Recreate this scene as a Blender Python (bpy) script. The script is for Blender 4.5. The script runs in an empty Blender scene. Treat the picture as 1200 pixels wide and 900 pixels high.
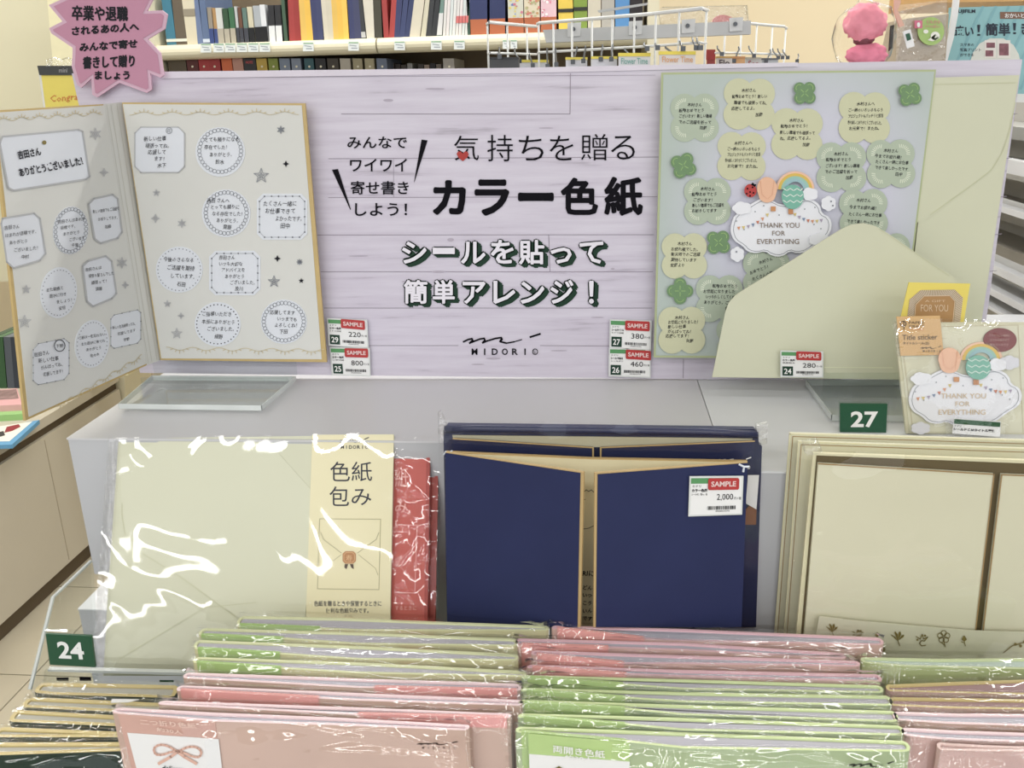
import bpy, math, random
from mathutils import Vector, Matrix, noise
random.seed(7)
SC = bpy.context.scene
COL = SC.collection
# ------------------------------------------------------------------ camera
EYE = 1.5
FPX = 1050.0                       # focal length in pixels of a 1200x900 picture
_v = Vector((90, 3150, 1050)).normalized()                 # world down, seen from the lens
_d = Vector((100, -350, 1050)); _d = (_d - _v * _d.dot(_v)).normalized()   # into the shop
_x = _v.cross(_d)
# rows = world axes expressed in lens axes (right, down, forward)
RW = Matrix((_x, _d, -_v))
cam_data = bpy.data.cameras.new('camera')
cam = bpy.data.objects.new('camera', cam_data)
COL.objects.link(cam)
right = RW @ Vector((1, 0, 0)); down = RW @ Vector((0, 1, 0)); fwd = RW @ Vector((0, 0, 1))
m = Matrix((right, -down, -fwd)).transposed().to_4x4()
m.translation = (0, 0, EYE)
cam.matrix_world = m
cam_data.sensor_width = 36; cam_data.lens = 36 * FPX / 1200
cam_data.clip_start = 0.02
SC.camera = cam
# ------------------------------------------------------------------ world and lights
w = bpy.data.worlds.new('world'); SC.world = w; w.use_nodes = True
w.node_tree.nodes['Background'].inputs[0].default_value = (0.93, 0.96, 1.0, 1)
w.node_tree.nodes['Background'].inputs[1].default_value = 3.0
def strip(name, x, y, z, L, W, power, rz=0, col=(1, 0.99, 0.96)):
    l = bpy.data.lights.new(name, 'AREA'); l.shape = 'RECTANGLE'; l.size = L; l.size_y = W
    l.energy = power; l.color = col
    o = bpy.data.objects.new(name, l); COL.objects.link(o)
    o.location = (x, y, z); o.rotation_euler = (0, 0, rz)
for yy, pw in ((-3.4, 44), (-2.3, 40), (-1.2, 26), (0.1, 6), (1.75, 40), (2.6, 30), (3.6, 22)):  # unseen strips, extra rows added to light the fronts, back wall and film
    for xx in (-2.4, -0.75, 0.9, 2.5):
        strip('ceiling_and_fill_lamp', xx, yy, 2.68, 1.3, 0.09, pw)
SC.view_settings.view_transform = 'Standard'
SC.view_settings.look = 'None'
SC.view_settings.gamma = 1
SC.view_settings.use_curve_mapping = False
SC.view_settings.exposure = -1.33
SC.cycles.transparent_max_bounces = 40
SC.cycles.max_bounces = 10
# ------------------------------------------------------------------ helpers
def ray(px, py): return RW @ Vector((px - 600, py - 450, FPX))
def onz(px, py, z):
    r = ray(px, py); t = (z - EYE) / r.z
    return Vector((r.x * t, r.y * t, z))
def onY(px, py, Y):
    r = ray(px, py); t = Y / r.y
    return Vector((r.x * t, Y, EYE + r.z * t))
def onX(px, py, X):
    r = ray(px, py); t = X / r.x
    return Vector((X, r.y * t, EYE + r.z * t))
def lin(c):
    out = []
    for v in c[:3]:
        v /= 255.0
        out.append(v / 12.92 if v <= 0.04045 else ((v + 0.055) / 1.055) ** 2.4)
    g = sum(out) / 3
    return tuple(v + (g - v) * .13 for v in out) + (1.0,)
_mats = {}
def mat(name, rgb, rough=0.6, spec=0.4, var=0.04, scale=30, bump=0.0, metal=0.0, stretch=(1, 1, 1)):
    if name in _mats: return _mats[name]
    M = bpy.data.materials.new(name); M.use_nodes = True; nt = M.node_tree
    b = nt.nodes['Principled BSDF']
    b.inputs['Roughness'].default_value = rough
    b.inputs['Specular IOR Level'].default_value = spec
    b.inputs['Metallic'].default_value = metal
    tc = nt.nodes.new('ShaderNodeTexCoord'); mp = nt.nodes.new('ShaderNodeMapping')
    mp.inputs['Scale'].default_value = stretch
    nt.links.new(tc.outputs['Object'], mp.inputs[0])
    no = nt.nodes.new('ShaderNodeTexNoise'); no.inputs['Scale'].default_value = scale
    no.inputs['Detail'].default_value = 5
    nt.links.new(mp.outputs[0], no.inputs['Vector'])
    mx = nt.nodes.new('ShaderNodeMix'); mx.data_type = 'RGBA'
    c = lin(rgb)
    mx.inputs[6].default_value = tuple(max(0, v * (1 - var * 2)) for v in c[:3]) + (1,)
    mx.inputs[7].default_value = tuple(min(1, v * (1 + var * 2)) for v in c[:3]) + (1,)
    nt.links.new(no.outputs[0], mx.inputs[0]); nt.links.new(mx.outputs[2], b.inputs['Base Color'])
    if bump:
        bp = nt.nodes.new('ShaderNodeBump'); bp.inputs['Strength'].default_value = bump
        bp.inputs['Distance'].default_value = 0.001
        nt.links.new(no.outputs[0], bp.inputs['Height']); nt.links.new(bp.outputs[0], b.inputs['Normal'])
    _mats[name] = M
    return M
def film_mat(name, ior=1.7, rough=0.06, bump=0.5, scale=25, tint=(1, 1, 1), dist=0.004, stretch=(1, 1, 1)):
    if name in _mats: return _mats[name]
    M = bpy.data.materials.new(name); M.use_nodes = True; nt = M.node_tree
    nt.nodes.clear()
    out = nt.nodes.new('ShaderNodeOutputMaterial')
    tr = nt.nodes.new('ShaderNodeBsdfTransparent'); tr.inputs[0].default_value = tint + (1,)
    gl = nt.nodes.new('ShaderNodeBsdfGlossy'); gl.inputs['Roughness'].default_value = rough
    fr = nt.nodes.new('ShaderNodeFresnel')
    ge = nt.nodes.new('ShaderNodeNewGeometry'); ma = nt.nodes.new('ShaderNodeMath'); ma.operation = 'MULTIPLY_ADD'
    ma.inputs[1].default_value = -2; ma.inputs[2].default_value = 1; nt.links.new(ge.outputs['Backfacing'], ma.inputs[0])
    pw = nt.nodes.new('ShaderNodeMath'); pw.operation = 'POWER'; pw.inputs[0].default_value = ior; nt.links.new(ma.outputs[0], pw.inputs[1])
    nt.links.new(pw.outputs[0], fr.inputs[0])       # the same reflectance from either side of a thin sheet
    mx = nt.nodes.new('ShaderNodeMixShader')
    nt.links.new(fr.outputs[0], mx.inputs[0]); nt.links.new(tr.outputs[0], mx.inputs[1]); nt.links.new(gl.outputs[0], mx.inputs[2])
    nt.links.new(mx.outputs[0], out.inputs[0])
    if bump:
        tc = nt.nodes.new('ShaderNodeTexCoord'); mp = nt.nodes.new('ShaderNodeMapping'); mp.inputs['Scale'].default_value = stretch
        nt.links.new(tc.outputs['Object'], mp.inputs[0])
        no = nt.nodes.new('ShaderNodeTexNoise'); no.inputs['Scale'].default_value = scale; no.inputs['Detail'].default_value = 2
        no.inputs['Distortion'].default_value = 1.2
        nt.links.new(mp.outputs[0], no.inputs['Vector'])
        bp = nt.nodes.new('ShaderNodeBump'); bp.inputs['Strength'].default_value = bump; bp.inputs['Distance'].default_value = dist
        nt.links.new(no.outputs[0], bp.inputs['Height'])
        nt.links.new(bp.outputs[0], gl.inputs['Normal'])
    _mats[name] = M
    return M
class Fr:
    """a plane standing in the shop: local x runs right, z up, y into the shelf; origin o, turned rz, leaning back"""
    def __init__(s, o, rz=0.0, lean=0.0, roll=0.0):
        s.rz, s.lean = rz, lean
        s.M = Matrix.Translation(o) @ Matrix.Rotation(rz, 4, 'Z') @ Matrix.Rotation(-lean, 4, 'X')
        s.I = s.M.inverted()
        s.o = s.I @ Vector((0, 0, EYE)); s.R = s.I.to_3x3() @ RW
    def loc(s, px, py, off=0.0):
        d = s.R @ Vector((px - 600, py - 450, FPX))
        return s.o + d * ((-off - s.o.y) / d.y)
    def at(s, px, py, off=0.0):
        return Fr(s.M @ s.loc(px, py, off), s.rz, s.lean)
def FrY(px, py, Y, rz=0.0, lean=0.0): return Fr(onY(px, py, Y), rz, lean)
def Fr2(p1, p2, z, lean=0.0):
    a = onz(*p1, z); b = onz(*p2, z)
    return Fr(a, math.atan2(b.y - a.y, b.x - a.x), lean)
def setp(o, label=None, cat=None, group=None, kind=None):
    if label: o['label'] = label
    if cat: o['category'] = cat
    if group: o['group'] = group
    if kind: o['kind'] = kind
    return o
def thing(name, label, cat, F, group=None, kind=None):
    o = bpy.data.objects.new(name, None); o.empty_display_size = 0.02
    COL.objects.link(o); o.matrix_world = F.M
    return setp(o, label, cat, group, kind)
class B:
    def __init__(s): s.v = []; s.f = []; s.mi = []
    def add(s, vs, fs, mi=0):
        n = len(s.v); s.v += [tuple(v) for v in vs]; s.f += [tuple(i + n for i in f) for f in fs]; s.mi += [mi] * len(fs)
    def box(s, x0, x1, y0, y1, z0, z1, mi=0):
        s.add([(x0, y0, z0), (x1, y0, z0), (x1, y1, z0), (x0, y1, z0), (x0, y0, z1), (x1, y0, z1), (x1, y1, z1), (x0, y1, z1)],
              [(0, 3, 2, 1), (4, 5, 6, 7), (0, 1, 5, 4), (1, 2, 6, 5), (2, 3, 7, 6), (3, 0, 4, 7)], mi)
    def prism(s, pts, dy, mi=0, side=None):
        """pts: local points on the front, pushed back along local y by dy"""
        n = len(pts); a = [Vector(p) for p in pts]; b = [p + Vector((0, dy, 0)) for p in a]
        k = len(s.v); s.v += [tuple(p) for p in a + b]
        s.f += [tuple(k + i for i in range(n)), tuple(k + n + i for i in reversed(range(n)))]; s.mi += [mi, mi]
        for i in range(n):
            j = (i + 1) % n
            s.f.append((k + j, k + i, k + n + i, k + n + j)); s.mi.append(mi if side is None else side)
    def tube(s, pts, r, n=6, mi=0):
        pts = [Vector(p) for p in pts]; rings = []
        for i, p in enumerate(pts):
            t = (pts[min(i + 1, len(pts) - 1)] - pts[max(i - 1, 0)]).normalized()
            u = t.orthogonal().normalized(); w_ = t.cross(u)
            if rings and rings[-1][1].dot(u) < 0: pass
            rings.append((p, u, w_))
        # carry one frame along
        u = rings[0][1]; k = len(s.v)
        for i, p in enumerate(pts):
            t = (pts[min(i + 1, len(pts) - 1)] - pts[max(i - 1, 0)]).normalized()
            u = (u - t * u.dot(t)).normalized(); w_ = t.cross(u)
            for j in range(n):
                a = 2 * math.pi * j / n; s.v.append(tuple(p + u * r * math.cos(a) + w_ * r * math.sin(a)))
        for i in range(len(pts) - 1):
            for j in range(n):
                q = (j + 1) % n
                s.f.append((k + i * n + j, k + i * n + q, k + (i + 1) * n + q, k + (i + 1) * n + j)); s.mi.append(mi)
        s.f.append(tuple(k + j for j in reversed(range(n)))); s.mi.append(mi)
        s.f.append(tuple(k + (len(pts) - 1) * n + j for j in range(n))); s.mi.append(mi)
    def obj(s, name, mats, parent=None, F=None, smooth=False):
        me = bpy.data.meshes.new(name); me.from_pydata(s.v, [], s.f)
        if not isinstance(mats, (list, tuple)): mats = [mats]
        for m_ in mats: me.materials.append(m_)
        if len(mats) > 1: me.polygons.foreach_set('material_index', s.mi)
        if smooth: me.polygons.foreach_set('use_smooth', [True] * len(me.polygons))
        me.validate(); me.update()
        o = bpy.data.objects.new(name, me); COL.objects.link(o)
        if parent: o.parent = parent
        elif F: o.matrix_world = F.M
        return o
def slab(name, F, poly, mt, parent=None, off=0.0, th=0.001, side=None):
    """a piece with real thickness whose front outline is poly (picture points read onto the plane F)"""
    b = B(); pts = [F.loc(x, y, off) for x, y in poly]
    b.prism(pts, th, 0, 1 if side else None)
    return b.obj(name, [mt, side] if side else mt, parent, None if parent else F)
def rect(x0, y0, x1, y1): return [(x0, y0), (x1, y0), (x1, y1), (x0, y1)]
def ell(cx, cy, rx, ry, n=28, a0=0.0, sk=0.0):
    return [(cx + rx * math.cos(2 * math.pi * i / n + a0), cy + ry * math.sin(2 * math.pi * i / n + a0) + sk * rx * math.cos(2 * math.pi * i / n + a0)) for i in range(n)]
def smooth_poly(pts, it=2, closed=True):
    for _ in range(it):
        q = []; n = len(pts)
        for i in range(n if closed else n - 1):
            a, b = pts[i], pts[(i + 1) % n]
            q += [(a[0] * .75 + b[0] * .25, a[1] * .75 + b[1] * .25), (a[0] * .25 + b[0] * .75, a[1] * .25 + b[1] * .75)]
        if not closed: q = [pts[0]] + q + [pts[-1]]
        pts = q
    return pts
_tc = {}
def glyphs(s, off=0.0, res=3):
    k = (s, off, res)
    if k in _tc: return _tc[k]
    c = bpy.data.curves.new('t', 'FONT'); c.body = s; c.offset = off; c.resolution_u = res; c.fill_mode = 'FRONT'
    o = bpy.data.objects.new('t', c); COL.objects.link(o)
    dg = bpy.context.evaluated_depsgraph_get(); me = bpy.data.meshes.new_from_object(o.evaluated_get(dg))
    vs = [(v.co.x, v.co.y) for v in me.vertices]; fs = [tuple(p.vertices) for p in me.polygons]
    bpy.data.objects.remove(o); bpy.data.curves.remove(c); bpy.data.meshes.remove(me)
    xs = [v[0] for v in vs] or [0, 1]; ys = [v[1] for v in vs] or [0, 1]
    _tc[k] = (vs, fs, min(xs), max(xs), min(ys), max(ys))
    return _tc[k]
class Pr:
    """flat print on a plane: several inks, each ink one mesh"""
    def __init__(s, F, off=0.0004): s.F = F; s.off = off; s.b = B()
    def _pt(s, x, y, lift): return s.F.loc(x, y, s.off + lift)
    def poly(s, pts, lift=0.0):
        s.b.add([s._pt(x, y, lift) for x, y in pts], [tuple(range(len(pts)))]); return s
    def line(s, pts, wd, lift=0.0, closed=False):
        pts = list(pts); n = len(pts)
        for i in range(n if closed else n - 1):
            (x0, y0), (x1, y1) = pts[i], pts[(i + 1) % n]
            L = math.hypot(x1 - x0, y1 - y0) or 1; ex, ey = (x1 - x0) / L * wd * .3, (y1 - y0) / L * wd * .3
            nx, ny = -(y1 - y0) / L * wd / 2, (x1 - x0) / L * wd / 2
            s.b.add([s._pt(*p, lift) for p in ((x0 - ex + nx, y0 - ey + ny), (x1 + ex + nx, y1 + ey + ny), (x1 + ex - nx, y1 + ey - ny), (x0 - ex - nx, y0 - ey - ny))], [(0, 1, 2, 3)])
        return s
    def brush(s, pts, w0, lift=0.0):
        for i in range(len(pts) - 1):
            s.line([pts[i], pts[i + 1]], w0[i] if isinstance(w0, (list, tuple)) else w0, lift)
        return s
    def fit(s, txt, BL, BR, TL, off=0.0, lift=0.0, res=3):
        vs, fs, x0, x1, y0, y1 = glyphs(txt, off, res)
        P = []
        for x, y in vs:
            u = (x - x0) / (x1 - x0); v = (y - y0) / (y1 - y0)
            P.append(s._pt(BL[0] + (BR[0] - BL[0]) * u + (TL[0] - BL[0]) * v, BL[1] + (BR[1] - BL[1]) * u + (TL[1] - BL[1]) * v, lift))
        s.b.add(P, fs); return s
    def fat(s, txt, x0, y0, x1, y1, r=1.0, lift=0.0, sl=0.0, n=8, off=0.0):
        """heavy lettering: the glyph struck several times around its place"""
        for k in range(n):
            a = 2 * math.pi * k / n; dx, dy = r * math.cos(a), r * math.sin(a)
            s.box(txt, x0 + r + dx, y0 + r + dy, x1 - r + dx, y1 - r + dy, off, lift + .00001 * k, sl, res=2)
        return s.box(txt, x0 + r, y0 + r, x1 - r, y1 - r, off, lift + .00001 * n, sl, res=2)
    def box(s, txt, x0, y0, x1, y1, off=0.0, lift=0.0, sl=0.0, res=3):
        """text filling the box x0..x1, y0..y1 of the picture, sloped by sl"""
        return s.fit(txt, (x0, y1), (x1, y1 + sl * (x1 - x0)), (x0, y0), off, lift, res)
    def nat(s, txt, x, y, size, slope=0.0, off=0.0, lift=0.0, hand=True, sx=1.0, res=1):
        vs, fs, *_ = glyphs(txt, off, res); P = []
        ca, sa = math.cos(slope), math.sin(slope); ph = random.random() * 9
        for gx, gy in vs:
            if hand: gy += 0.05 * math.sin(gx * 2.3 + ph); gx += 0.12 * gy
            P.append(s._pt(x + size * (gx * sx * ca + gy * sa), y + size * (gx * sx * sa - gy * ca), lift))
        s.b.add(P, fs); return s
    def note(s, lines, x, y, lh, size, slope=0.0, sx=0.85, off=0.0, lift=0.0, xmax=None):
        """handwriting: list of (indent in px, text)"""
        for i, (dx, t) in enumerate(lines):
            q = sx if not xmax else min(sx, max(.3, (xmax - x - dx) / (len(t) * size)))
            s.nat(t, x + dx, y + i * lh + slope * dx, size * random.uniform(.94, 1.02), slope + random.uniform(-.02, .02), off, lift, sx=q)
        return s
    def dots(s, pts, r, n=5, lift=0.0):
        for x, y in pts: s.poly(ell(x, y, r, r, n), lift)
        return s
    def obj(s, name, mt, parent): return s.b.obj(name, mt, parent) if s.b.v else None
def scribble(p, x0, y0, x1, y1, wd, sl=0.0):
    """the maker's brush mark above its name"""
    pts = [(0, .62), (.06, .45), (.11, .38), (.12, .5), (.08, .72), (.13, .6), (.22, .4), (.27, .36), (.28, .48), (.25, .7), (.31, .55), (.42, .36), (.49, .3), (.5, .42), (.48, .6), (.56, .72), (.66, .62), (.76, .45)]
    f = lambda u, v: (x0 + (x1 - x0) * u, y0 + (y1 - y0) * v + sl * (x1 - x0) * u)
    p.brush([f(*q) for q in pts], [wd] * 12 + [wd * 1.2, wd * 1.3, wd, wd * .8, wd * .6])
    p.line([f(.87, .26), f(1, .02)], wd * 1.1)
def midori(p, x0, y0, x1, y1, wd, sl=0.0, name=True):
    ym = y0 + (y1 - y0) * .62
    scribble(p, x0, y0, x1, ym, wd, sl)
    if name:
        n = 'MIDORI®'; w_ = (x1 - x0) * .92
        for i, ch in enumerate(n):
            cw = (y1 - ym) * (.16 if ch == 'I' else .72)
            cx = x0 + (x1 - x0) * .08 + w_ * (i + .5) / 7
            p.box(ch, cx - cw / 2, ym + (y1 - ym) * .2 + sl * (cx - x0), cx + cw / 2, y1 + sl * (cx - x0), 0.02)
def star5(cx, cy, r, q=.42, n=5, a=-math.pi / 2):
    return [(cx + (r if i % 2 == 0 else r * q) * math.cos(a + math.pi * i / n), cy + (r if i % 2 == 0 else r * q) * math.sin(a + math.pi * i / n)) for i in range(2 * n)]
def clover(cx, cy, r, a=math.pi / 4, k=8):
    """four round lobes"""
    pts = []
    for q in range(4):
        t = a + q * math.pi / 2; lx, ly = cx + .56 * r * math.cos(t), cy + .56 * r * math.sin(t)
        for i in range(k + 1):
            b = t - 2.0 + 4.0 * i / k
            pts.append((lx + .5 * r * math.cos(b), ly + .5 * r * math.sin(b)))
    return pts
def cloud(cx, cy, rx, ry, n=7, amp=.12, ph=0.0):
    pts = []
    for i in range(n * 6):
        t = 2 * math.pi * i / (n * 6) + ph
        k = 1 - amp + amp * 1.6 * abs(math.sin(n * t / 2))
        pts.append((cx + rx * k * math.cos(t), cy + ry * k * math.sin(t)))
    return pts
def oct_(x0, y0, x1, y1, c, sl=0.0):
    p = [(x0 + c, y0), (x1 - c, y0), (x1, y0 + c), (x1, y1 - c), (x1 - c, y1), (x0 + c, y1), (x0, y1 - c), (x0, y0 + c)]
    return [(x, y + sl * (x - x0)) for x, y in p]
# ------------------------------------------------------------------ materials
INK = mat('ink_black', (16, 14, 22), .7, .1)
PEN = mat('pen_black', (40, 40, 46), .7, .1)
GREY_INK = mat('ink_grey', (138, 142, 150), .7, .2)
PALE_INK = mat('ink_pale_grey', (182, 183, 186), .7, .2)
WHITE_INK = mat('ink_white', (238, 238, 236), .6, .3)
GOLD = mat('gold_edge', (196, 168, 104), .45, .5, .08, 60)
GOLD_INK = mat('gold_print', (205, 190, 150), .5, .4)
GOLD_FOIL = mat('gold_foil', (140, 124, 62), .35, .6, metal=.3)
WHITE_BOARD = mat('white_board', (222, 224, 228), .45, .4, .01, 5)
GREEN_INK = mat('ink_dark_green', (16, 54, 36), .5, .3)
SIGN_GREEN = mat('sign_green', (22, 84, 56), .35, .5, .05)
TAG_GREEN = mat('tag_green', (84, 150, 92), .5, .4)
RED_STICK = mat('red_sticker', (186, 34, 34), .4, .5, .03)
PAPER = mat('white_paper', (232, 232, 232), .7, .3, .01)
FILM = film_mat('clear_film', 1.55, .05, .55, 22)
FILM_TIGHT = film_mat('clear_film_smooth', 1.5, .08, .25, 14)
FILM_CRINKLE = film_mat('clear_film_crinkled', 1.9, .1, 1.0, 90, dist=.006)
ACRYL = film_mat('acrylic', 1.4, .03, 0, tint=(.95, .965, .96))
ACRYL_EDGE = mat('acrylic_edge', (208, 214, 212), .2, .8, .1, 20)
# ------------------------------------------------------------------ the setting
def S(o): o['kind'] = 'structure'; return o
TILE = mat('floor_tile', (196, 186, 162), .35, .5, .05, 6)
GROUT = mat('floor_joint', (120, 112, 98), .8, .2)
CREAM_METAL = mat('cream_metal', (216, 208, 178), .4, .5, .02, 4)
CAB = mat('cabinet_beige', (194, 185, 166), .5, .4, .04, 3)
DARK_GAP = mat('cabinet_recess', (96, 82, 62), .7, .2)
WALLM = mat('wall_beige', (226, 208, 170), .8, .2, .01, 3)
COLM = mat('column_beige', (206, 200, 170), .8, .2, .02, 3)
G0 = Fr(Vector((0, 0, 0)))
b = B(); b.box(-5, 5, -4, 4.4, -.1, -.006); floor = S(b.obj('floor', GROUT))
b = B(); b.box(-.223, .223, -.223, .223, -.006, 0); tm = None
for i in range(-2, 4):
    for j in range(-2, 4):
        if tm is None: t = b.obj('tile', TILE, floor); tm = t.data
        else: t = bpy.data.objects.new('tile', tm); COL.objects.link(t); t.parent = floor
        t.location = (-1.535 - .225 + i * .45, 1.95 + .225 + j * .45, 0)
b = B(); b.box(-5, 5, 4.3, 4.4, 0, 2.8); S(b.obj('wall_back', WALLM))
b = B(); b.box(-5, 5, -4, 4.4, 2.75, 2.85); S(b.obj('ceiling', mat('ceiling_white', (225, 225, 220), .9, .1, .01, 2)))
b = B(); b.box(-5.1, -5, -4, 4.4, 0, 2.8); S(b.obj('wall_left', COLM))
# column at the far left
F = FrY(0, 60, 3.0)
S(slab('wall_column', F, [(-160, -330), (52, -60), (63, 72), (85, 330), (-90, 330)], COLM, th=.5))
# ---- long low cabinet at the left, running into the shop
Fc = Fr(Vector((-1.714, 0, 0)), math.pi / 2)
cab = thing('low_cabinet', 'long low beige cabinet on the tiled floor, dark recessed strip under its top', 'cabinet', Fc)
zt = .53
b = B(); b.box(.9, 2.92, 0, .6, .06, zt - .03); b.obj('body', CAB, cab)
b = B(); b.box(.9, 2.92, .012, .6, zt - .03, zt); b.obj('recessed_strip', DARK_GAP, cab)
b = B(); b.box(.9, 2.92, -.004, .62, zt, zt + .03); b.obj('countertop', CAB, cab)
b = B(); b.box(.9, 2.92, .02, .6, 0, .06); b.obj('kick_board', DARK_GAP, cab)
for yv in (1.25, 1.85, 2.45):
    b = B(); b.box(yv, yv + .003, -.0015, .001, .07, zt - .04); b.obj('door_seam', mat('cabinet_seam', (172, 160, 138), .7), cab)
F = FrY(135, 470, 2.93)
S(slab('trim_1', F, [(126, 418), (145, 418), (151, 560), (133, 560)], CREAM_METAL, th=.2))
F = FrY(72, 60, 2.7)
S(slab('trim_2', F, [(50, -60), (86, -60), (100, 100), (150, 440), (110, 440), (64, 100)], mat('trim_cream', (228, 220, 178), .6), th=.05))
# ---- things on the cabinet top (bottom left corner of the open card)
zc = zt + .03
def flat_book(name, label, poly, z, th, mt, cover=None, cmt=None, cat='book'):
    pts = [onz(x, y, z + th) for x, y in poly]; c = sum(pts, Vector()) / len(pts); c.z = z
    b = B(); n = len(pts); top = [p - c for p in pts]; bot = [p - Vector((0, 0, th)) for p in top]
    b.add(top + bot, [tuple(range(n))[::-1], tuple(n + i for i in range(n))] + [(i, (i + 1) % n, n + (i + 1) % n, n + i) for i in range(n)])
    r = thing(name, label, cat, Fr(c)); b.obj('book_block', mt, r)
    if cover:
        b = B(); b.add([onz(x, y, z + th + .0006) - c for x, y in cover], [tuple(range(len(cover)))]); b.obj('cover_print', cmt, r)
    return r, c
r, c = flat_book('picture_book', 'thin blue bordered picture book lying at the front of the beige cabinet top', [(-60, 512), (46, 492), (14, 521), (-60, 524)], zc, .012, mat('cover_blue', (90, 160, 205), .4),
          [(-60, 508), (38, 494), (11, 517), (-60, 519)], mat('cover_pale', (232, 230, 216), .5))
for k, (cc, pl) in enumerate((((150, 40, 50), [(8, 500), (22, 497), (24, 500), (14, 505), (5, 507)]), ((60, 60, 60), [(-10, 508), (4, 505), (6, 510), (-8, 514)]))):
    b = B(); b.add([onz(x, y, zc + .0132) - c for x, y in pl], [tuple(range(len(pl)))]); b.obj('cover_picture', mat('cover_pic%d' % k, cc, .5), r)
flat_book('green_book', 'green edged book lying under the pink one on the cabinet top', [(-60, 482), (26, 479), (28, 485), (-60, 490)], zc, .02, mat('book_lime', (150, 200, 120), .5))
r, c = flat_book('pink_book', 'pink paperback with dark floral cover, topmost of the books lying on the cabinet', [(-60, 462), (20, 455), (26, 474), (-60, 478)], zc + .02, .02, mat('book_pink', (226, 168, 170), .5),
          [(-60, 462), (19, 456), (22, 467), (-60, 472)], mat('cover_dark_flowers', (150, 120, 118), .5, var=.35, scale=40))
for k, (x, cc, lb) in enumerate(((-14, (40, 70, 45), 'dark green book standing leftmost on the cabinet behind the open card'), (-5, (60, 100, 60), 'mid green book standing second from the left on the cabinet'), (4, (90, 96, 104), 'grey book standing between the green and the slate ones on the cabinet'), (12, (60, 66, 76), 'dark slate book standing closest to the gilt edge of the open card'))):
    F = FrY(x, 455, 1.75)
    setp(slab('upright_book', F, [(x, 395), (x + 8, 395), (x + 13, 455), (x + 5, 455)], mat('upright%d' % k, cc, .4), th=.16), lb, 'book', 'books standing on the cabinet')
# ------------------------------------------------------------------ book shelf at the back
YS = 2.6
FS = FrY(500, 56, YS)
shelf = thing('bookshelf', 'cream metal shelf of albums behind the sign board', 'bookshelf', FS)
def xz(px, py): p = FS.loc(px, py); return p.x, p.z
z1 = FS.loc(400, 46).z; z0 = FS.loc(400, 64).z
xl = FS.loc(186, 55).x; xm = FS.loc(443, 55).x; xr = FS.loc(758, 55).x
def railseg(xa, xb):
    b = B(); n = 8; prof = []
    for i in range(n + 1):
        t = math.pi * i / n; prof.append((-.022 * math.sin(t), z1 + (z0 - z1) * (1 - math.cos(t)) / 2))
    prof = [(.02, z1)] + prof + [(.02, z0)]
    k = len(prof)
    b.add([(xa, y, z) for y, z in prof] + [(xb, y, z) for y, z in prof], [tuple(range(k)), tuple(range(2 * k - 1, k - 1, -1))] + [(i, k + i, k + (i + 1) % k, (i + 1) % k) for i in range(k)])
    b.obj('price_rail', CREAM_METAL, shelf)
railseg(xl, xm - .002); railseg(xm + .002, xr)
b = B(); b.box(xl, xr, .02, .33, z1 - .025, z1); b.obj('shelf_board', CREAM_METAL, shelf)
b = B(); b.box(xl, xr, .335, .35, z0 - .9, z1 + .75); b.obj('back_panel', mat('shelf_back', (110, 96, 76), .8), shelf)
b = B(); b.box(xl - .03, xl, -.02, .35, z0 - 1.3, z1 + .75); b.obj('side_panel', CREAM_METAL, shelf)
b = B(); b.box(xr, xr + .03, -.02, .35, z0 - 1.3, z1 + .1); b.obj('side_panel', CREAM_METAL, shelf)
zl = z0 - .34
b = B(); b.box(xl, xr, .0, .33, zl - .03, zl); b.obj('shelf_board', CREAM_METAL, shelf)
b = B(); b.box(xl, xr, .02, .33, z0 - 1.3, z0 - 1.25); b.obj('shelf_board', CREAM_METAL, shelf)
Z1P = z1
def book(xb0, xb1, xt0, xt1, col, label, low=None, ytop=-22, dep=.2, name='album', cat='book', group='albums standing on the upper shelf'):
    """xb: foot, xt: where its sides cross the top edge of the picture"""
    F = FrY((xb0 + xb1) / 2, 46, YS + .012)
    def L(px, u):      # u=0 foot on the board
        p = F.loc(px[0], 46); q = F.loc(px[1], ytop); z = FS.M.translation.z + Z1P - F.M.translation.z
        return Vector((p.x + (q.x - p.x) * u, 0, z + (q.z - p.z) * u))
    a, c = (xb0, xt0 + (xt0 - xb0) * .45), (xb1, xt1 + (xt1 - xb1) * .45)
    mt = mat('spine_%d_%d_%d' % tuple(col), col, .5, .35, .05, 20)
    r = thing(name, label, cat, F, group)
    b = B(); b.prism([L(a, 0), L(c, 0), L(c, 1), L(a, 1)], dep); b.obj('cover', mt, r)
    if low:
        b = B(); e = Vector((0, -.002, 0)); v0, v1 = low[1], low[2]
        b.prism([L(a, v0) + e, L(c, v0) + e, L(c, v1) + e, L(a, v1) + e], .003); b.obj('spine_label', mat('spine_%d_%d_%d' % tuple(low[0]), low[0], .5, .35), r)
    return r
T = (56, 125, 150)
NV = (58, 64, 106); YE = (228, 186, 78); RD = (168, 56, 54); CR = (212, 204, 184)
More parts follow.
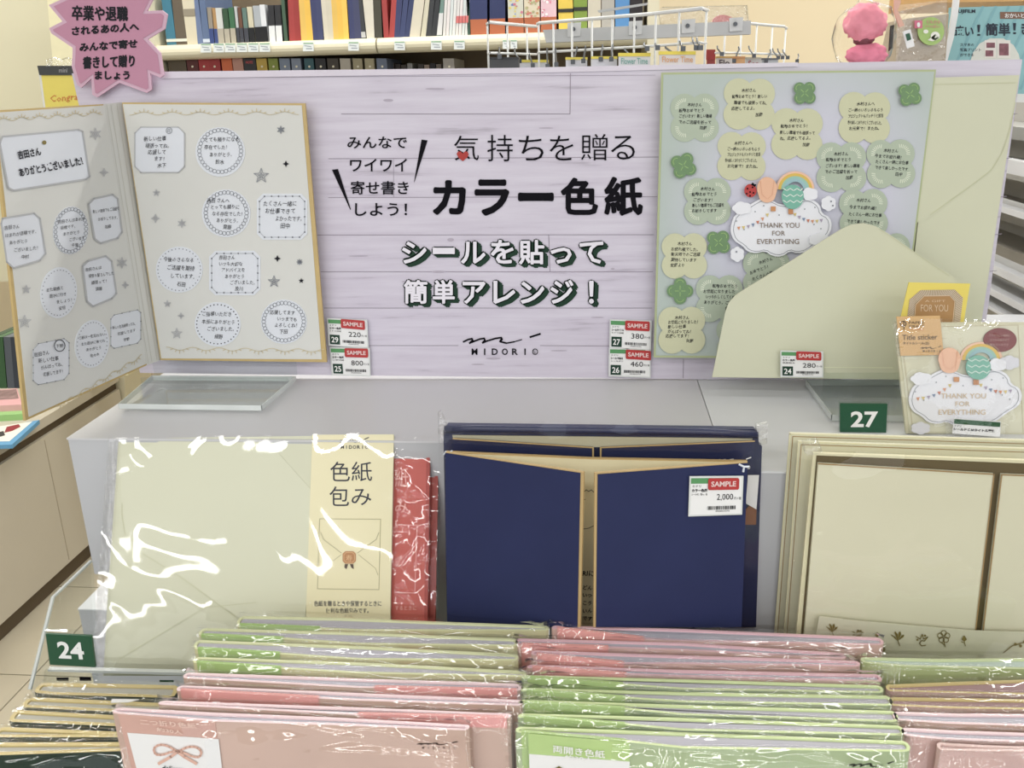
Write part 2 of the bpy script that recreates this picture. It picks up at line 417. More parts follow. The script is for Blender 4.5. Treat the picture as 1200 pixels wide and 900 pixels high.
top = [
 (195,206,189,200,T,'teal album at the left end of the upper shelf',((225,225,210),.06,.11)),
 (206,219,201,213,(104,92,76),'grey brown album beside the teal one',((225,225,210),.06,.11)),
 (219,231,213,227,(216,206,178),'wide cream album with a small spine title, beside the grey brown one',((150,140,120),.5,.62)),
 (231,238,227,232,(104,122,160),'slim slate blue album beside the wide cream one',None),
 (238,246,233,240,(92,112,148),'second slate blue album, right of its twin',((200,210,225),.03,.09)),
 (333,337,329,333,(70,96,76),'thin dark green folder left of the red albums',None),
 (339,346,337,343,RD,'left red album of the pair before the yellow ones',None),
 (346,353,343,350,(158,50,48),'right red album of the pair before the yellow ones',None),
 (353,360,350,356,YE,'yellow album touching the red pair',None),
 (360,367,356,363,(236,188,60),'second yellow album from the red pair',None),
 (367,373,363,370,NV,'navy album right of the first two yellow ones',None),
 (373,379,370,376,(62,68,108),'second navy album, left of the cream pair',None),
 (380,385,376,381,CR,'left cream album between navy and yellow',None),
 (385,391,381,388,(206,198,178),'right cream album between navy and yellow',None),
 (391,397,388,394,YE,'yellow album leftmost of the group of three',None),
 (397,403,394,400,(236,186,58),'middle yellow album of the group of three',None),
 (403,409,400,406,(244,196,70),'rightmost yellow album of the group of three',None),
 (410,416,407,413,NV,'navy album right of the three yellow ones',None),
 (416,424,413,420,(66,70,104),'wider navy album left of the black folder',None),
 (424,429,420,424,(60,62,66),'black folder between the navy and cream albums',((190,190,190),.02,.12)),
 (430,439,425,437,(214,208,192),'cream album with linen spine left of the rail joint',None),
 (440,448,437,446,(72,70,58),'dark olive album above the rail joint',None),
 (450,456,447,453,RD,'red album standing upright beside the dark olive one',None),
 (456,462,459,465,(176,60,56),'red album leaning right against the navy ones',None),
 (462,468,465,472,NV,'leftmost navy album of the leaning group',None),
 (468,474,473,479,(60,70,112),'middle navy album of the leaning group',None),
 (474,480,480,486,(54,64,104),'rightmost navy album of the leaning group',None),
 (480,492,486,498,CR,'wide cream linen album leaning right',None),
 (493,499,499,504,(206,200,176),'narrow cream album leaning on the charcoal ones',None),
 (499,505,505,510,(58,60,64),'left charcoal album of the leaning pair',None),
 (505,512,511,516,(52,54,58),'right charcoal album of the leaning pair',None),
 (512,518,517,521,(110,140,132),'grey green notebook left of the thin white ones',((215,215,215),.02,.4)),
]
for t in top: book(*t)
for k in range(8):
    x = 519 + k * 3.7
    book(x, x + 3.2, x + 2.5, x + 5.8, ((214,212,210),(224,216,216),(206,214,214),(222,222,220))[k % 4], 'slim white notebook, %s in the row of eight' % ('first', 'second', 'third', 'fourth', 'fifth, red marked,', 'sixth, red marked,', 'seventh, red marked,', 'last, red marked,')[k], ((214,110,110),.22,.34) if k > 3 else None, name='notebook', group='slim white notebooks')
book(548, 551, 547, 550, (66,96,84), 'thin green divider folder left of the boxed navy albums', None)
OR = (184, 100, 58)
box = [
 (552,571,550,571,(48,58,104),'navy boxed album on the left with an orange foot band'), (574,592,574,592,(44,54,98),'navy boxed album on the right with an orange foot band'),
 (596,614,595,613,(206,206,190),'boxed album in blue and yellow floral paper'), (615,633,614,632,(220,208,180),'boxed album in beige floral paper'),
]
for t in box: book(*t, (OR, 0, .27), name='boxed_album')
for t, c2 in (((634,652,634,652,(228,190,200),'boxed album in pink and white floral paper'), (OR,0,.27)), ((655,672,654,671,(232,200,60),'yellow boxed album with a black foot band'), ((50,50,46),.34,.40)), ((673,688,672,688,(130,156,56),'olive green boxed album with a black foot band'), ((50,50,46),.36,.42)),
              ((689,704,689,704,(206,198,178),'pale beige boxed album right of the olive one'), None), ((705,720,705,720,(176,172,164),'light grey boxed album right of the beige one'), None), ((721,737,721,738,(76,140,200),'bright blue boxed album near the wire basket'), None), ((738,753,738,753,(44,40,44),'black boxed album at the right end of the upper shelf'), None)):
    book(*t, c2, name='boxed_album')
# printed flowers on the three floral boxes
fl = [(596,614,[(120,140,200),(226,206,90),(206,120,140)],40), (615,633,[(196,150,100),(210,120,110),(180,180,130)],36), (634,652,[(222,110,140),(245,240,240)],26)]
for o in [q for q in COL.objects if q.name.startswith('boxed_album') and 'floral' in q.get('label', '')]:
    for (x0, x1, cs, n) in fl:
        if ('blue and yellow' in o['label'] and x0 == 596) or ('beige floral' in o['label'] and x0 == 615) or ('pink' in o['label'] and x0 == 634):
            for ci, c_ in enumerate(cs):
                F = FrY((x0 + x1) / 2, 46, YS + .012); p = Pr(F, .001)
                for _ in range(n // len(cs)): p.poly(ell(random.uniform(x0 + 1, x1 - 1), random.uniform(-20, 24), random.uniform(.7, 2), random.uniform(.7, 2), 6), .0002 * ci)
                p.obj('floral_print', mat('fl_%d%d%d' % c_, c_, .6), o)
# short pencils, pens and cases standing between the slate albums and the red ones
short = [
 (246,251,3,(150,140,126),'pack'), (252,256,4,(176,136,84),'pack'), (256,263,4,(202,204,200),'pack'), (264,270,5,(52,84,58),'pack'), (271,277,4,(60,110,76),'pack'),
 (278,281,3,(186,190,190),'pack'), (282,286,4,(110,74,56),'pack'), (287,292,5,(96,124,116),'pack'), (293,299,4,(206,198,170),'pack'), (300,308,3,(168,174,180),'pack'), (308,314,2,(220,222,226),'pack')]
nm = ['grey beige', 'tan and blue', 'pale grey', 'dark green', 'bright green', 'thin silver', 'brown', 'grey green', 'cream', 'silver grey', 'white']
for k, (a, b_, yt, c, _) in enumerate(short):
    low = ((52,72,130) if k < 2 else (176,168,150) if k < 5 else (64,66,76) if k < 8 else (26,26,30), 0, .42)
    book(a, b_, a - 3, b_ - 3, c, '%s case standing in the low middle group of the upper shelf' % nm[k], low, ytop=yt, dep=.1, name='pencil_case', cat='case', group='low cases between the albums')
for k in range(2):
    book(316 + k * 8, 323 + k * 8, 314 + k * 8, 321 + k * 8, (46, 46, 50), ('left', 'right')[k] + ' black topped white case before the thin green folder', ((224,226,228),0,.44), ytop=3, dep=.1, name='pencil_case', cat='case', group='low cases between the albums')
# price tags in the rail
for k, x in enumerate((235, 250, 263.5, 277, 290.5, 304, 355, 408, 462, 505, 532, 589, 598)):
    y = 51 - (x - 235) * .012; F = FrY(x + 6, y + 6, YS - .026)
    w_ = 8 if x in (589, 598) else 12.5
    places = ('leftmost on the rail, under the slate albums', 'first of the row of five under the low cases', 'second of the row of five under the low cases', 'third of the row of five under the low cases', 'fourth of the row of five under the low cases', 'last of the row of five under the low cases',
              'under the yellow and red albums', 'left of the rail joint', 'under the leaning navy albums', 'under the charcoal albums', 'under the slim white notebooks', 'left of the two behind the wire basket', 'right of the two behind the wire basket')
    r = thing('price_tag', 'small white price tag ' + places[k], 'price tag', F, 'price tags on the shelf rail')
    slab('card', F, rect(x, y, x + w_, y + 10.5), mat('tag_white', (226, 232, 230), .4), r, th=.002)
    p = Pr(F, .0006); p.poly(rect(x + .5, y + .4, x + w_ - .5, y + 1.8)); p.obj('green_line', mat('tag_line', (150, 190, 150), .5), r)
    p = Pr(F, .0006); p.line([(x + 2, y + 4), (x + w_ - 3, y + 5)], 1); p.line([(x + 4, y + 7.5), (x + w_ - 2, y + 7.5)], 1.2); p.obj('lettering', mat('tag_grey', (160, 168, 176), .5), r)
# lower shelf: albums with their tops just below the rail
low = [
 (196,217,(86,74,56),'wide dark brown album at the left end of the lower shelf'), (218,231,(88,38,36),'maroon album beside the wide brown one'), (232,244,(160,42,44),'left red album on the lower shelf'), (244,257,(152,40,42),'right red album on the lower shelf'),
 (259,271,(196,92,38),'orange album on the lower shelf'), (272,284,(176,128,112),'dusty rose album on the lower shelf'), (285,299,(48,46,48),'black album with red lettering on the lower shelf'), (300,312,(180,150,52),'mustard album on the lower shelf'),
 (314,325,(124,136,48),'olive album on the lower shelf'), (327,339,(112,124,144),'left slate album on the lower shelf'), (341,352,(118,128,146),'right slate album on the lower shelf'), (356,367,(44,84,92),'dark teal album on the lower shelf'),
 (369,381,(36,34,36),'black album right of the dark teal one'), (383,396,(62,54,44),'very dark brown album left of the light grey one'), (398,410,(168,160,146),'light grey album on the lower shelf'), (413,424,(148,138,108),'left khaki album on the lower shelf'),
 (427,438,(154,144,112),'right khaki album on the lower shelf'), (441,453,(94,104,124),'blue grey album at the right end of the lower row'), (519,532,(150,144,136),'pale grey album standing alone left of the wire basket')]
for k, (a, b_, c, lb) in enumerate(low):
    F = FrY((a + b_) / 2, 70, YS + .02)
    r = thing('album', lb, 'book', F, 'albums standing on the lower shelf')
    p0 = F.loc(a, 68.5); p1 = F.loc(b_, 68.5); zb = FS.M.translation.z + zl - F.M.translation.z
    b = B(); b.prism([(p0.x, 0, zb), (p1.x, 0, zb), (p1.x, 0, p1.z), (p0.x, 0, p0.z)], .2); b.obj('cover', mat('lows_%d' % k, c, .5, .35), r)
    if k == 6:
        p = Pr(F, .001); p.box('NOTE', 288, 71.5, 296, 74.5, .02); p.obj('lettering', RED_STICK, r)
    elif k not in (0, 4, 5, 14):
        p = Pr(F, .001); p.dots([((a + b_) / 2 + 1, 78)], 1.4, 6); p.obj('spine_dot', mat('dot_pale', (214, 206, 180), .5), r)
for k, x in enumerate((456, 463, 470, 477, 490, 497, 504, 511)):
    F = FrY(x, 78, YS + .1)
    p0 = F.loc(x, 74 + (k % 3)); p1 = F.loc(x + 6, 74 + (k % 3)); zb = FS.M.translation.z + zl - F.M.translation.z
    b = B(); b.prism([(p0.x, 0, zb), (p1.x, 0, zb), (p1.x, 0, p1.z), (p0.x, 0, p0.z)], .12)
    c = ((64,56,50),(58,50,48),(70,62,54),(140,138,134),(66,58,52),(150,130,116),(40,38,40),(120,110,100))[k]
    setp(b.obj('notebook', mat('nb%d' % k, c, .6), None, F), ('darkest brown', 'dark plum', 'umber', 'pale grey', 'dull brown', 'tan', 'black', 'taupe')[k] + ' notebook deep in the shade of the lower shelf', 'book', 'notebooks in the shade of the lower shelf')
# ------------------------------------------------------------------ wire display rack with hanging packets
WIRE = mat('white_wire', (212, 214, 212), .35, .6)
STEEL = mat('hook_steel', (84, 88, 92), .3, .7, metal=.6)
ZR = EYE + .085
def wire_basket(nm, label, rail, vert, ylow, ztop, r=.0015, extra=None):
    P = [onz(x, y, ztop) for x, y in rail]; o = P[0].copy(); F = Fr(Vector((P[0].x, P[0].y, 1.35)))
    root = thing(nm, label, 'wire rack', F)
    O = F.M.translation
    b = B(); b.tube([p - O for p in P], r * 1.6, 8); b.obj('top_rail', WIRE, root, smooth=True)
    # lower rail straight below
    zl_ = onY(rail[0][0], ylow, P[0].y).z
    b = B(); b.tube([Vector((p.x, p.y, zl_)) - O for p in P], r * 1.2, 8); b.obj('lower_rail', WIRE, root, smooth=True)
    for x in vert:
        # where on the rail
        for (a, q), (pa, pq) in zip(zip(rail, rail[1:]), zip(P, P[1:])):
            if a[0] <= x <= q[0]:
                t = (x - a[0]) / (q[0] - a[0]); w_ = pa.lerp(pq, t)
                # exact: intersect picture column with the rail
                b = B(); b.tube([w_ - O, Vector((w_.x, w_.y, 1.30)) - O], r, 6); b.obj('wire', WIRE, root, smooth=True); break
    RAILS.append([(q[0], p.y) for q, p in zip(rail, P)])
    return root, P, zl_
RAILS = []
def railY(x):
    for R_l in RAILS:
        if R_l[0][0] - 2 <= x <= R_l[-1][0] + 2:
            for (xa, ya), (xb, yb) in zip(R_l, R_l[1:]):
                if x <= xb: return ya + (yb - ya) * max(0, (x - xa) / (xb - xa))
            return R_l[-1][1]
    return RAILS[-1][-1][1] + (x - 922) * .001
wire_basket('wire_basket', 'white wire basket rail at the left, in front of the orange banded albums', [(571, 28), (573, 26), (600, 28.5), (628, 31)], (571, 594, 617), 63, ZR)
wr, WP, ZW = wire_basket('wire_basket', 'near white wire rack with the yellow headed packets', [(630, 28), (632, 27), (700, 21.5), (760, 16.5), (822, 10), (829, 12)], (631, 649, 671, 694, 718, 744, 769, 797, 828), 62, ZR)
wire_basket('wire_basket', 'far grey wire rack on the right with the red headed packets', [(840, 25), (862, 26), (890, 28.5), (919, 31), (922, 33)], (850, 869, 887, 905, 921), 62, ZR + .0)
# the two rear cross beams
for k, (q, lb) in enumerate((([(636, 35), (880, 24), (880, 40), (640, 50)], 'grey metal cross beam behind the near wire rack'), ([(700, 12), (760, 3), (758, 6), (702, 15)], 'thin white wire bar in front of the blue boxed album'))):
    F = FrY(q[0][0], q[0][1], 1.42 if k == 0 else 1.5)
    r = thing('cross_beam', lb, 'beam', F)
    slab('beam', F, q, mat('beam_grey', (186, 188, 188), .4, .5), r, th=.02 if k == 0 else .003)
    if k == 0:
        for x, y in ((672, 34), (744, 32), (806, 30), (862, 28)):
            slab('bracket', F, [(x - 7, y - 7), (x + 9, y - 8), (x + 8, y + 8), (x - 7, y + 9)], mat('bracket_grey', (204, 206, 206), .4), r, off=.004, th=.004)
            slab('screw', F, ell(x, y, 2.4, 2.6, 10), STEEL, r, off=.008, th=.005)
F = FrY(800, 30, 1.48)
r = thing('clear_bag', 'clear plastic bag resting on the grey cross beam', 'bag', F)
slab('film', F, [(772, 12), (776, 8), (876, 6), (878, 30), (776, 36)], film_mat('bag_film', 1.7, .1, .8, 60, tint=(.93, .93, .92)), r, th=.02)
slab('content', F, smooth_poly([(834, 24), (840, 18), (850, 17), (862, 22), (864, 32), (836, 34)]), mat('pink_content', (232, 150, 150), .6), r, off=-.008, th=.006)
# packets on hooks, on the line of the near rack
pk = [
 (574, 608, 67, 2, (52, 54, 56), (70, 72, 74), 'black packet on the leftmost hook', None),
 (609, 642, 70, 3, (228, 210, 60), (206, 208, 216), 'yellow headed packet on the second hook from the left', None),
 (663, 688, 67, 3, (228, 210, 60), (210, 212, 220), 'yellow headed packet under the long dark hook', None),
 (693, 723, 66, 3, (228, 210, 60), (206, 208, 216), 'yellow headed packet in the middle of the near rack', None),
 (725, 762, 62, 4, (232, 212, 56), (216, 218, 222), 'yellow headed packet with blue green lettering', 'Flower Time'),
 (773, 815, 60, 4, (232, 212, 56), (220, 216, 214), 'yellow headed packet with orange lettering', 'Flower Time'),
 (829, 838, 58, 12, (170, 44, 44), (160, 60, 56), 'slim red packet between the two wire racks', None),
 (840, 858, 66, 2, (206, 160, 80), (214, 206, 200), 'white packet with dark lettering, nearest on the far rack', 'Flo'),
 (859, 873, 66, 2, (212, 150, 90), (222, 170, 110), 'orange packet on the far rack', None),
 (874, 892, 67, 2, (190, 186, 170), (206, 208, 208), 'white packet with red lettering on the far rack', 'Son'),
 (893, 912, 68, 2, (100, 104, 110), (190, 194, 200), 'grey blue packet, last of the far rack', None)]
for k, (x0, x1, y, hh, hc, bc, lb, tx) in enumerate(pk):
    Yp = railY((x0 + x1) / 2) - .03
    F = FrY((x0 + x1) / 2, 80, Yp)
    r = thing('hanging_packet', lb + ', hanging behind the sign board', 'packet', F, 'packets on the wire racks')
    slab('bag', F, rect(x0, y, x1, y + 48), mat('pk%d' % k, bc, .4), r, th=.012)
    slab('header', F, rect(x0 - .4, y, x1 + .4, y + hh), mat('pkh%d' % k, hc, .4), r, off=.002, th=.016)
    if tx:
        p = Pr(F, .0025); p.box(tx, x0 + 3, y + hh + 2, x1 - 3, y + hh + 9, .01); p.obj('lettering', mat('pkt%d' % k, ((110, 170, 160), (220, 160, 100), 0, (60, 40, 50), 0, (180, 60, 70))[k - 4], .6), r)
hk = [(585, 59, 588, 67), (603, 60, 611, 72), (620, 63, 626, 77), (641, 60, 643, 78), (651, 60, 653, 76), (676, 58, 672, 73), (686, 57, 684, 72), (706, 56, 704, 70), (718, 54, 716, 70), (732, 58, 742, 70), (755, 54, 757, 58), (768, 52, 769, 57), (780, 56, 792, 67), (797, 50, 798, 58), (812, 48, 813, 57), (817, 48, 818, 57),
      (841, 57, 843, 64), (866, 58, 857, 72), (878, 57, 880, 66), (903, 61, 894, 72), (906, 60, 908, 68), (912, 60, 913, 68), (918, 61, 919, 68), (936, 66, 930, 72)]
for k, (x0, y0, x1, y1) in enumerate(hk):
    Yp = railY(x0) - .003
    F = FrY(x0, y0, Yp); a = F.loc(x0, y0); e = F.loc(x1, y1); e2 = Vector((e.x, -.03, e.z))
    b = B(); b.tube([a + Vector((0, .006, .004)), a, Vector(((a.x + e.x) / 2, -.015, (a.z + e.z) / 2)), e2], .0013, 6)
    b.box(e2.x - .003, e2.x + .003, e2.y - .002, e2.y, e2.z - .003, e2.z + .003)
    no_ = k if k < 16 else k - 16
    od = ('leftmost', 'second', 'third', 'fourth', 'fifth', 'sixth', 'seventh', 'eighth', 'ninth', 'tenth', 'eleventh', 'twelfth', 'thirteenth', 'fourteenth', 'fifteenth', 'sixteenth')[no_]
    setp(b.obj('steel_hook', STEEL, None, F), 'dark steel hook, %s%s on the %s wire rack' % (od, '' if no_ == 0 else ' from the left', 'near' if k < 16 else 'far'), 'hook', 'hooks on the wire racks')
# ------------------------------------------------------------------ pink fluffy toy in cellophane
F = FrY(1016, 72, 1.25)
toy = thing('plush_toy', 'pink fluffy plush wrapped in clear cellophane above the sign board', 'plush toy', F)
PLUSH = mat('pink_plush', (244, 140, 158), .95, .1, .16, 60, .9)
import bmesh
def blob(nm, px, py, rx, ry, rd, mt, seed, amp=.18, fr=28, sub=4):
    bm = bmesh.new(); bmesh.ops.create_icosphere(bm, subdivisions=sub, radius=1)
    c = F.loc(px, py); sc = (F.loc(px + 1, py) - c).length
    for v in bm.verts:
        n = noise.noise(v.co * 2.6 + Vector((seed, 0, 0))) * amp + noise.noise(v.co * 11 + Vector((seed, 5, 0))) * amp * .45 + noise.noise(v.co * fr + Vector((seed, 9, 0))) * amp * .35
        q = v.co * (1 + n); v.co = Vector((c.x + q.x * rx * sc, q.y * rd * sc, c.z + q.z * ry * sc))
    me = bpy.data.meshes.new(nm); bm.to_mesh(me); bm.free(); me.materials.append(mt)
    me.polygons.foreach_set('use_smooth', [True] * len(me.polygons))
    o = bpy.data.objects.new(nm, me); COL.objects.link(o); o.parent = toy
blob('head', 1014, 27, 24, 21, 20, PLUSH, 3)
blob('body', 1016, 64, 24, 13, 16, mat('rose_plush', (236, 128, 156), .95, .1, .16, 60, .9), 11)
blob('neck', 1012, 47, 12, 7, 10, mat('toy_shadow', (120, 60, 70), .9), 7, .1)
blob('cellophane', 1014, 44, 36, 42, 26, film_mat('cellophane', 1.22, .2, .8, 40, dist=.006), 21, .2, 6, 3)
slab('ribbon', F, [(1048, 0), (1051, -6), (1056, 2), (1052, 12), (1060, 30), (1054, 32), (1048, 14)], mat('salmon_ribbon', (220, 170, 150), .5), toy, off=.01, th=.003)
slab('paper_tag', F, [(1058, 37), (1067, 34), (1072, 54), (1063, 57)], PAPER, toy, off=.02, th=.001)
p = Pr(F, .021); p.poly([(1061, 40), (1066, 38.5), (1068, 46), (1063, 48)]); p.obj('tag_print', SIGN_GREEN, toy)
slab('dark_band', F, [(1044, 30), (1048, 29), (1046, 56), (1042, 60)], mat('band_dark', (50, 50, 44), .6), toy, off=.012, th=.004)
# box with a clear front and a round lime sticker
F = FrY(1076, 70, 1.34)
bx = thing('gift_box', 'taupe gift box with a clear window and round lime sticker, beside the pink plush', 'box', F)
slab('box_body', F, [(1062, 22), (1112, 16), (1108, 72), (1050, 72)], mat('box_taupe', (176, 160, 134), .6), bx, th=.08)
slab('window_film', F, [(1052, 6), (1110, 0), (1108, 70), (1050, 72)], film_mat('box_film', 1.7, .08, .6, 50), bx, off=.004, th=.002)
slab('round_sticker', F, ell(1091, 36.5, 15.5, 16.5, 32), mat('lime_sticker', (166, 200, 110), .5), bx, off=.007, th=.001)
p = Pr(F, .0085); p.poly(ell(1096, 42, 5.5, 5, 16)); p.poly([(1087, 47), (1096, 40), (1102, 44), (1093, 48.5)]); p.poly(ell(1085, 37, 3, 2.4, 12)); p.obj('pale_print', mat('sticker_pale', (236, 238, 226), .6), bx)
slab('pink_sticker', F, rect(1072, 24, 1081, 33), mat('sticker_pink', (216, 110, 140), .5), bx, off=.008, th=.001)
p = Pr(F, .0095); p.poly(ell(1076.5, 29, 2, 3, 10)); p.obj('sticker_mark', WHITE_INK, bx)
p = Pr(F, .0085); p.nat('ともだち', 1085, 27, 4.4, 0.05, .02, hand=False); p.nat('いっぱい', 1084, 32, 4.4, 0.05, .02, hand=False); p.obj('sticker_lettering', mat('sticker_text', (214, 130, 140), .6), bx)
# ------------------------------------------------------------------ turquoise poster, white band, timber shelf at the right
F = FrY(1150, 68, 1.42)
po = thing('poster', 'turquoise poster with black brush lettering at the top right', 'poster', F)
slab('board', F, [(1113, 9), (1290, 4), (1290, 110), (1104, 110)], mat('poster_teal', (138, 190, 194), .5, .3, .02), po, th=.004)
p = Pr(F, .0005)
for k in range(14):
    x = 1106 + k * 15; p.line([(x, 104), (x + 46, 8)], 3)
p.obj('stripes', mat('poster_stripe', (122, 176, 184), .5), po)
p = Pr(F, .001); p.box('UJIFILM', 1123, 11, 1143, 16.5, .03); p.box('速い', 1118, 30, 1141, 43, .025); p.box('！', 1145, 29, 1149, 42, .0); p.box('簡単', 1155, 27, 1184, 42, .025); p.box('！', 1187, 27, 1191, 40, .0); p.box('きれい', 1197, 26, 1240, 41, .025)
p.nat('スマホの', 1125, 54, 4.2, 0, .01, hand=False); p.nat('写真プリント', 1125, 60, 4.2, 0, .01, hand=False); p.nat('ができる', 1125, 66, 4.2, 0, .01, hand=False)
p.obj('lettering', mat('poster_ink', (34, 44, 60), .5), po)
p = Pr(F, .0008); p.poly(rect(1172, 14, 1260, 22)); p.obj('brown_strip', mat('poster_brown', (130, 92, 70), .5), po)
p = Pr(F, .0012); p.nat('おかいとく', 1177, 20.5, 6, 0, .02, hand=False); p.obj('strip_lettering', WHITE_INK, po)
p = Pr(F, .0008); p.poly([(1137, 72), (1140, 62), (1148, 51), (1160, 45), (1176, 45), (1188, 53), (1194, 64), (1196, 74)]); p.obj('pale_circle', mat('poster_pale', (214, 216, 206), .5), po)
for q in (rect(1154, 47, 1167, 68), rect(1169, 47, 1184, 68)):
    p = Pr(F, .0012); p.poly(q); p.obj('photo_frame', mat('frame_white', (228, 222, 214), .5), po)
p = Pr(F, .0016); p.poly(rect(1156, 50, 1166, 56)); p.poly(rect(1155, 59, 1164, 66)); p.poly(rect(1171, 51, 1182, 65)); p.obj('photo', mat('photo_mix', (130, 80, 90), .5, var=.45, scale=120), po)
F = FrY(1112, 70, 1.38)
b = B(); ln = [(1122, -30), (1121, 0), (1119, 18), (1114, 45), (1107, 70), (1102, 90)]
for i in range(len(ln) - 1):
    (xa, ya), (xb, yb) = ln[i], ln[i + 1]
    b.prism([F.loc(xa - 3.6, ya), F.loc(xb - 3.6, yb), F.loc(xb + 3.6, yb), F.loc(xa + 3.6, ya)], .004)
setp(b.obj('plastic_band', mat('band_white', (232, 234, 234), .4), None, F), 'bent white plastic band hanging in front of the turquoise poster', 'band')
F = FrY(1150, 0, 1.9)
b = B(); p0 = F.loc(1098, 3); p1 = F.loc(1290, 0); b.prism([p0, p1, p1 + Vector((0, 0, .03)), p0 + Vector((0, 0, .03))], .3)
setp(b.obj('timber_shelf', mat('timber', (206, 160, 96), .5, .3, .1, 8, stretch=(1, 12, 12)), None, F), 'light timber shelf end above the turquoise poster', 'shelf')
# white shelving bay seen past the right end of the sign board
X0 = .62
FX = Fr(Vector((X0, 1.3, 0)), -math.pi / 2)
bay = thing('shelving_bay', 'white metal shelving bay seen past the right end of the sign board', 'shelving', FX)
def zx(px, py): q = FX.loc(px, py); return q
GREY_PANEL = mat('bay_grey', (190, 188, 182), .6, .3, .04, 6)
b = B(); za = zx(1180, 372).z; b.box(-1.4, 1.2, .20, .22, .3, 1.48); b.obj('back_panel', GREY_PANEL, bay)
for (x_, y_, dy, th, nm_) in ((1198, 110, 0, .012, 'shelf_edge'), (1182, 187, 0, .02, 'shelf_edge'), (1180, 243.5, 0, .009, 'shelf_edge'), (1180, 318, 0, .012, 'shelf_edge'), (1180, 348, 0, .010, 'shelf_edge'), (1180, 371, 0, .004, 'shelf_edge')):
    q = zx(x_, y_)
    b = B(); b.box(-1.4, 1.2, 0, .016, q.z - th, q.z); b.obj(nm_, WHITE_BOARD, bay)
    b = B(); b.box(-1.4, 1.2, .016, .06, q.z - th, q.z - th + .004); b.obj('shelf_board', mat('bay_pale', (196, 196, 194), .5), bay)
for k, (y_, c_) in enumerate(((160, (176, 176, 172)), (215, (186, 184, 178)), (275, (160, 156, 148)), (332, (178, 172, 160)))):
    q0 = zx(1182, y_); q1 = zx(1182, y_ + 18 + k)
    b = B(); b.box(-1.3, 1.1, .12, .198, q1.z, q0.z); b.obj('stored_box', mat('stored%d' % k, c_, .6), bay)
# yellow notepad in a bag, hanging left of the sign board
F = FrY(64, 125, 1.0)
nt_ = thing('notepad_pack', 'yellow notepad pack with a black header hanging left of the sign board', 'notepad', F)
slab('pad', F, [(48, 86), (90, 86), (94, 132), (54, 132)], mat('pad_yellow', (236, 218, 84), .5), nt_, th=.006)
slab('back_card', F, [(45, 84), (90, 84), (96, 132), (52, 132)], PAPER, nt_, off=-.006, th=.002)
slab('header', F, [(43.5, 77), (92, 77), (92, 88), (46, 88)], mat('header_black', (60, 62, 60), .4), nt_, off=.002, th=.01)
slab('bag_top', F, [(54, 70), (62, 67), (70, 70), (78, 67), (86, 72), (86, 78), (54, 78)], FILM_CRINKLE, nt_, off=.004, th=.006)
p = Pr(F, .0006); p.nat('Congra', 58, 119, 11, -.05, .0); p.obj('lettering', mat('orange_ink', (214, 120, 50), .6), nt_)
p = Pr(F, .0026); p.box('mini', 69, 80, 79, 85, .02); p.obj('header_lettering', mat('header_grey', (150, 150, 150), .5), nt_)
# ================================================================== risers and counter that carry everything
ZP = EYE - .2835
def wbox(name, label, cat, x0, x1, y0, y1, z0, z1, mt, topm=None):
    F = Fr(Vector(((x0 + x1) / 2, (y0 + y1) / 2, z0)))
    r = thing(name, label, cat, F); c = F.M.translation
    b = B(); b.box(x0 - c.x, x1 - c.x, y0 - c.y, y1 - c.y, 0, z1 - z0 - .0015); b.obj('body', mt, r)
    b = B(); b.box(x0 - c.x - .0008, x1 - c.x + .0008, y0 - c.y - .0008, y1 - c.y + .0008, z1 - z0 - .0015, z1 - z0); b.obj('top_panel', topm or WHITE_BOARD, r)
    return r
GREYW = mat('riser_side_shaded', (188, 190, 195), .5, .4, .01, 5)  # sides greyer than the white tops, their shade put into the colour
wbox('display_riser', 'white display riser at the left, carrying the acrylic stand and the open message card', 'riser', -.463, .0995, .694, 1.12, ZP - .136, ZP, GREYW, mat('riser_top_shaded', (208, 208, 212), .35, .5, .01, 5))  # left top greyer than the right one: shadow set into its colour
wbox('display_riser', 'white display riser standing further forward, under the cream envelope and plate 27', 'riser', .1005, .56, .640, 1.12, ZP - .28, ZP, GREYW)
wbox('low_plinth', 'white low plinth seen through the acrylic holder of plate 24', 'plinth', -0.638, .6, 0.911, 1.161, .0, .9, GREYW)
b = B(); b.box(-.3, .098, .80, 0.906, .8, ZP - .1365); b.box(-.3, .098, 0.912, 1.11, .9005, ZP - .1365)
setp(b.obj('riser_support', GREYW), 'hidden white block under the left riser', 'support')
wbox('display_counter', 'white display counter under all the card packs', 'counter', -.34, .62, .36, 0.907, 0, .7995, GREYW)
# ================================================================== printed sign board
YB = .86
FB = FrY(640, 440, YB)
M_B = bpy.data.materials.new('board_wood_print'); M_B.use_nodes = True
nt = M_B.node_tree; bs = nt.nodes['Principled BSDF']; bs.inputs['Roughness'].default_value = .38; bs.inputs['Specular IOR Level'].default_value = .35
tc = nt.nodes.new('ShaderNodeTexCoord'); mp = nt.nodes.new('ShaderNodeMapping'); mp.inputs['Scale'].default_value = (2.2, 1, 34)
n1 = nt.nodes.new('ShaderNodeTexNoise'); n1.inputs['Scale'].default_value = 4; n1.inputs['Detail'].default_value = 7; n1.inputs['Roughness'].default_value = .6
n2 = nt.nodes.new('ShaderNodeTexNoise'); n2.inputs['Scale'].default_value = 2.2; n2.inputs['Detail'].default_value = 3
cr = nt.nodes.new('ShaderNodeValToRGB'); e = cr.color_ramp.elements
e[0].position = .26; e[0].color = lin((164, 156, 170)); e[1].position = .62; e[1].color = lin((214, 208, 222))
e.new(.40).color = lin((204, 196, 212))
mx = nt.nodes.new('ShaderNodeMix'); mx.data_type = 'RGBA'; mx.blend_type = 'MULTIPLY'; mx.inputs[0].default_value = .35
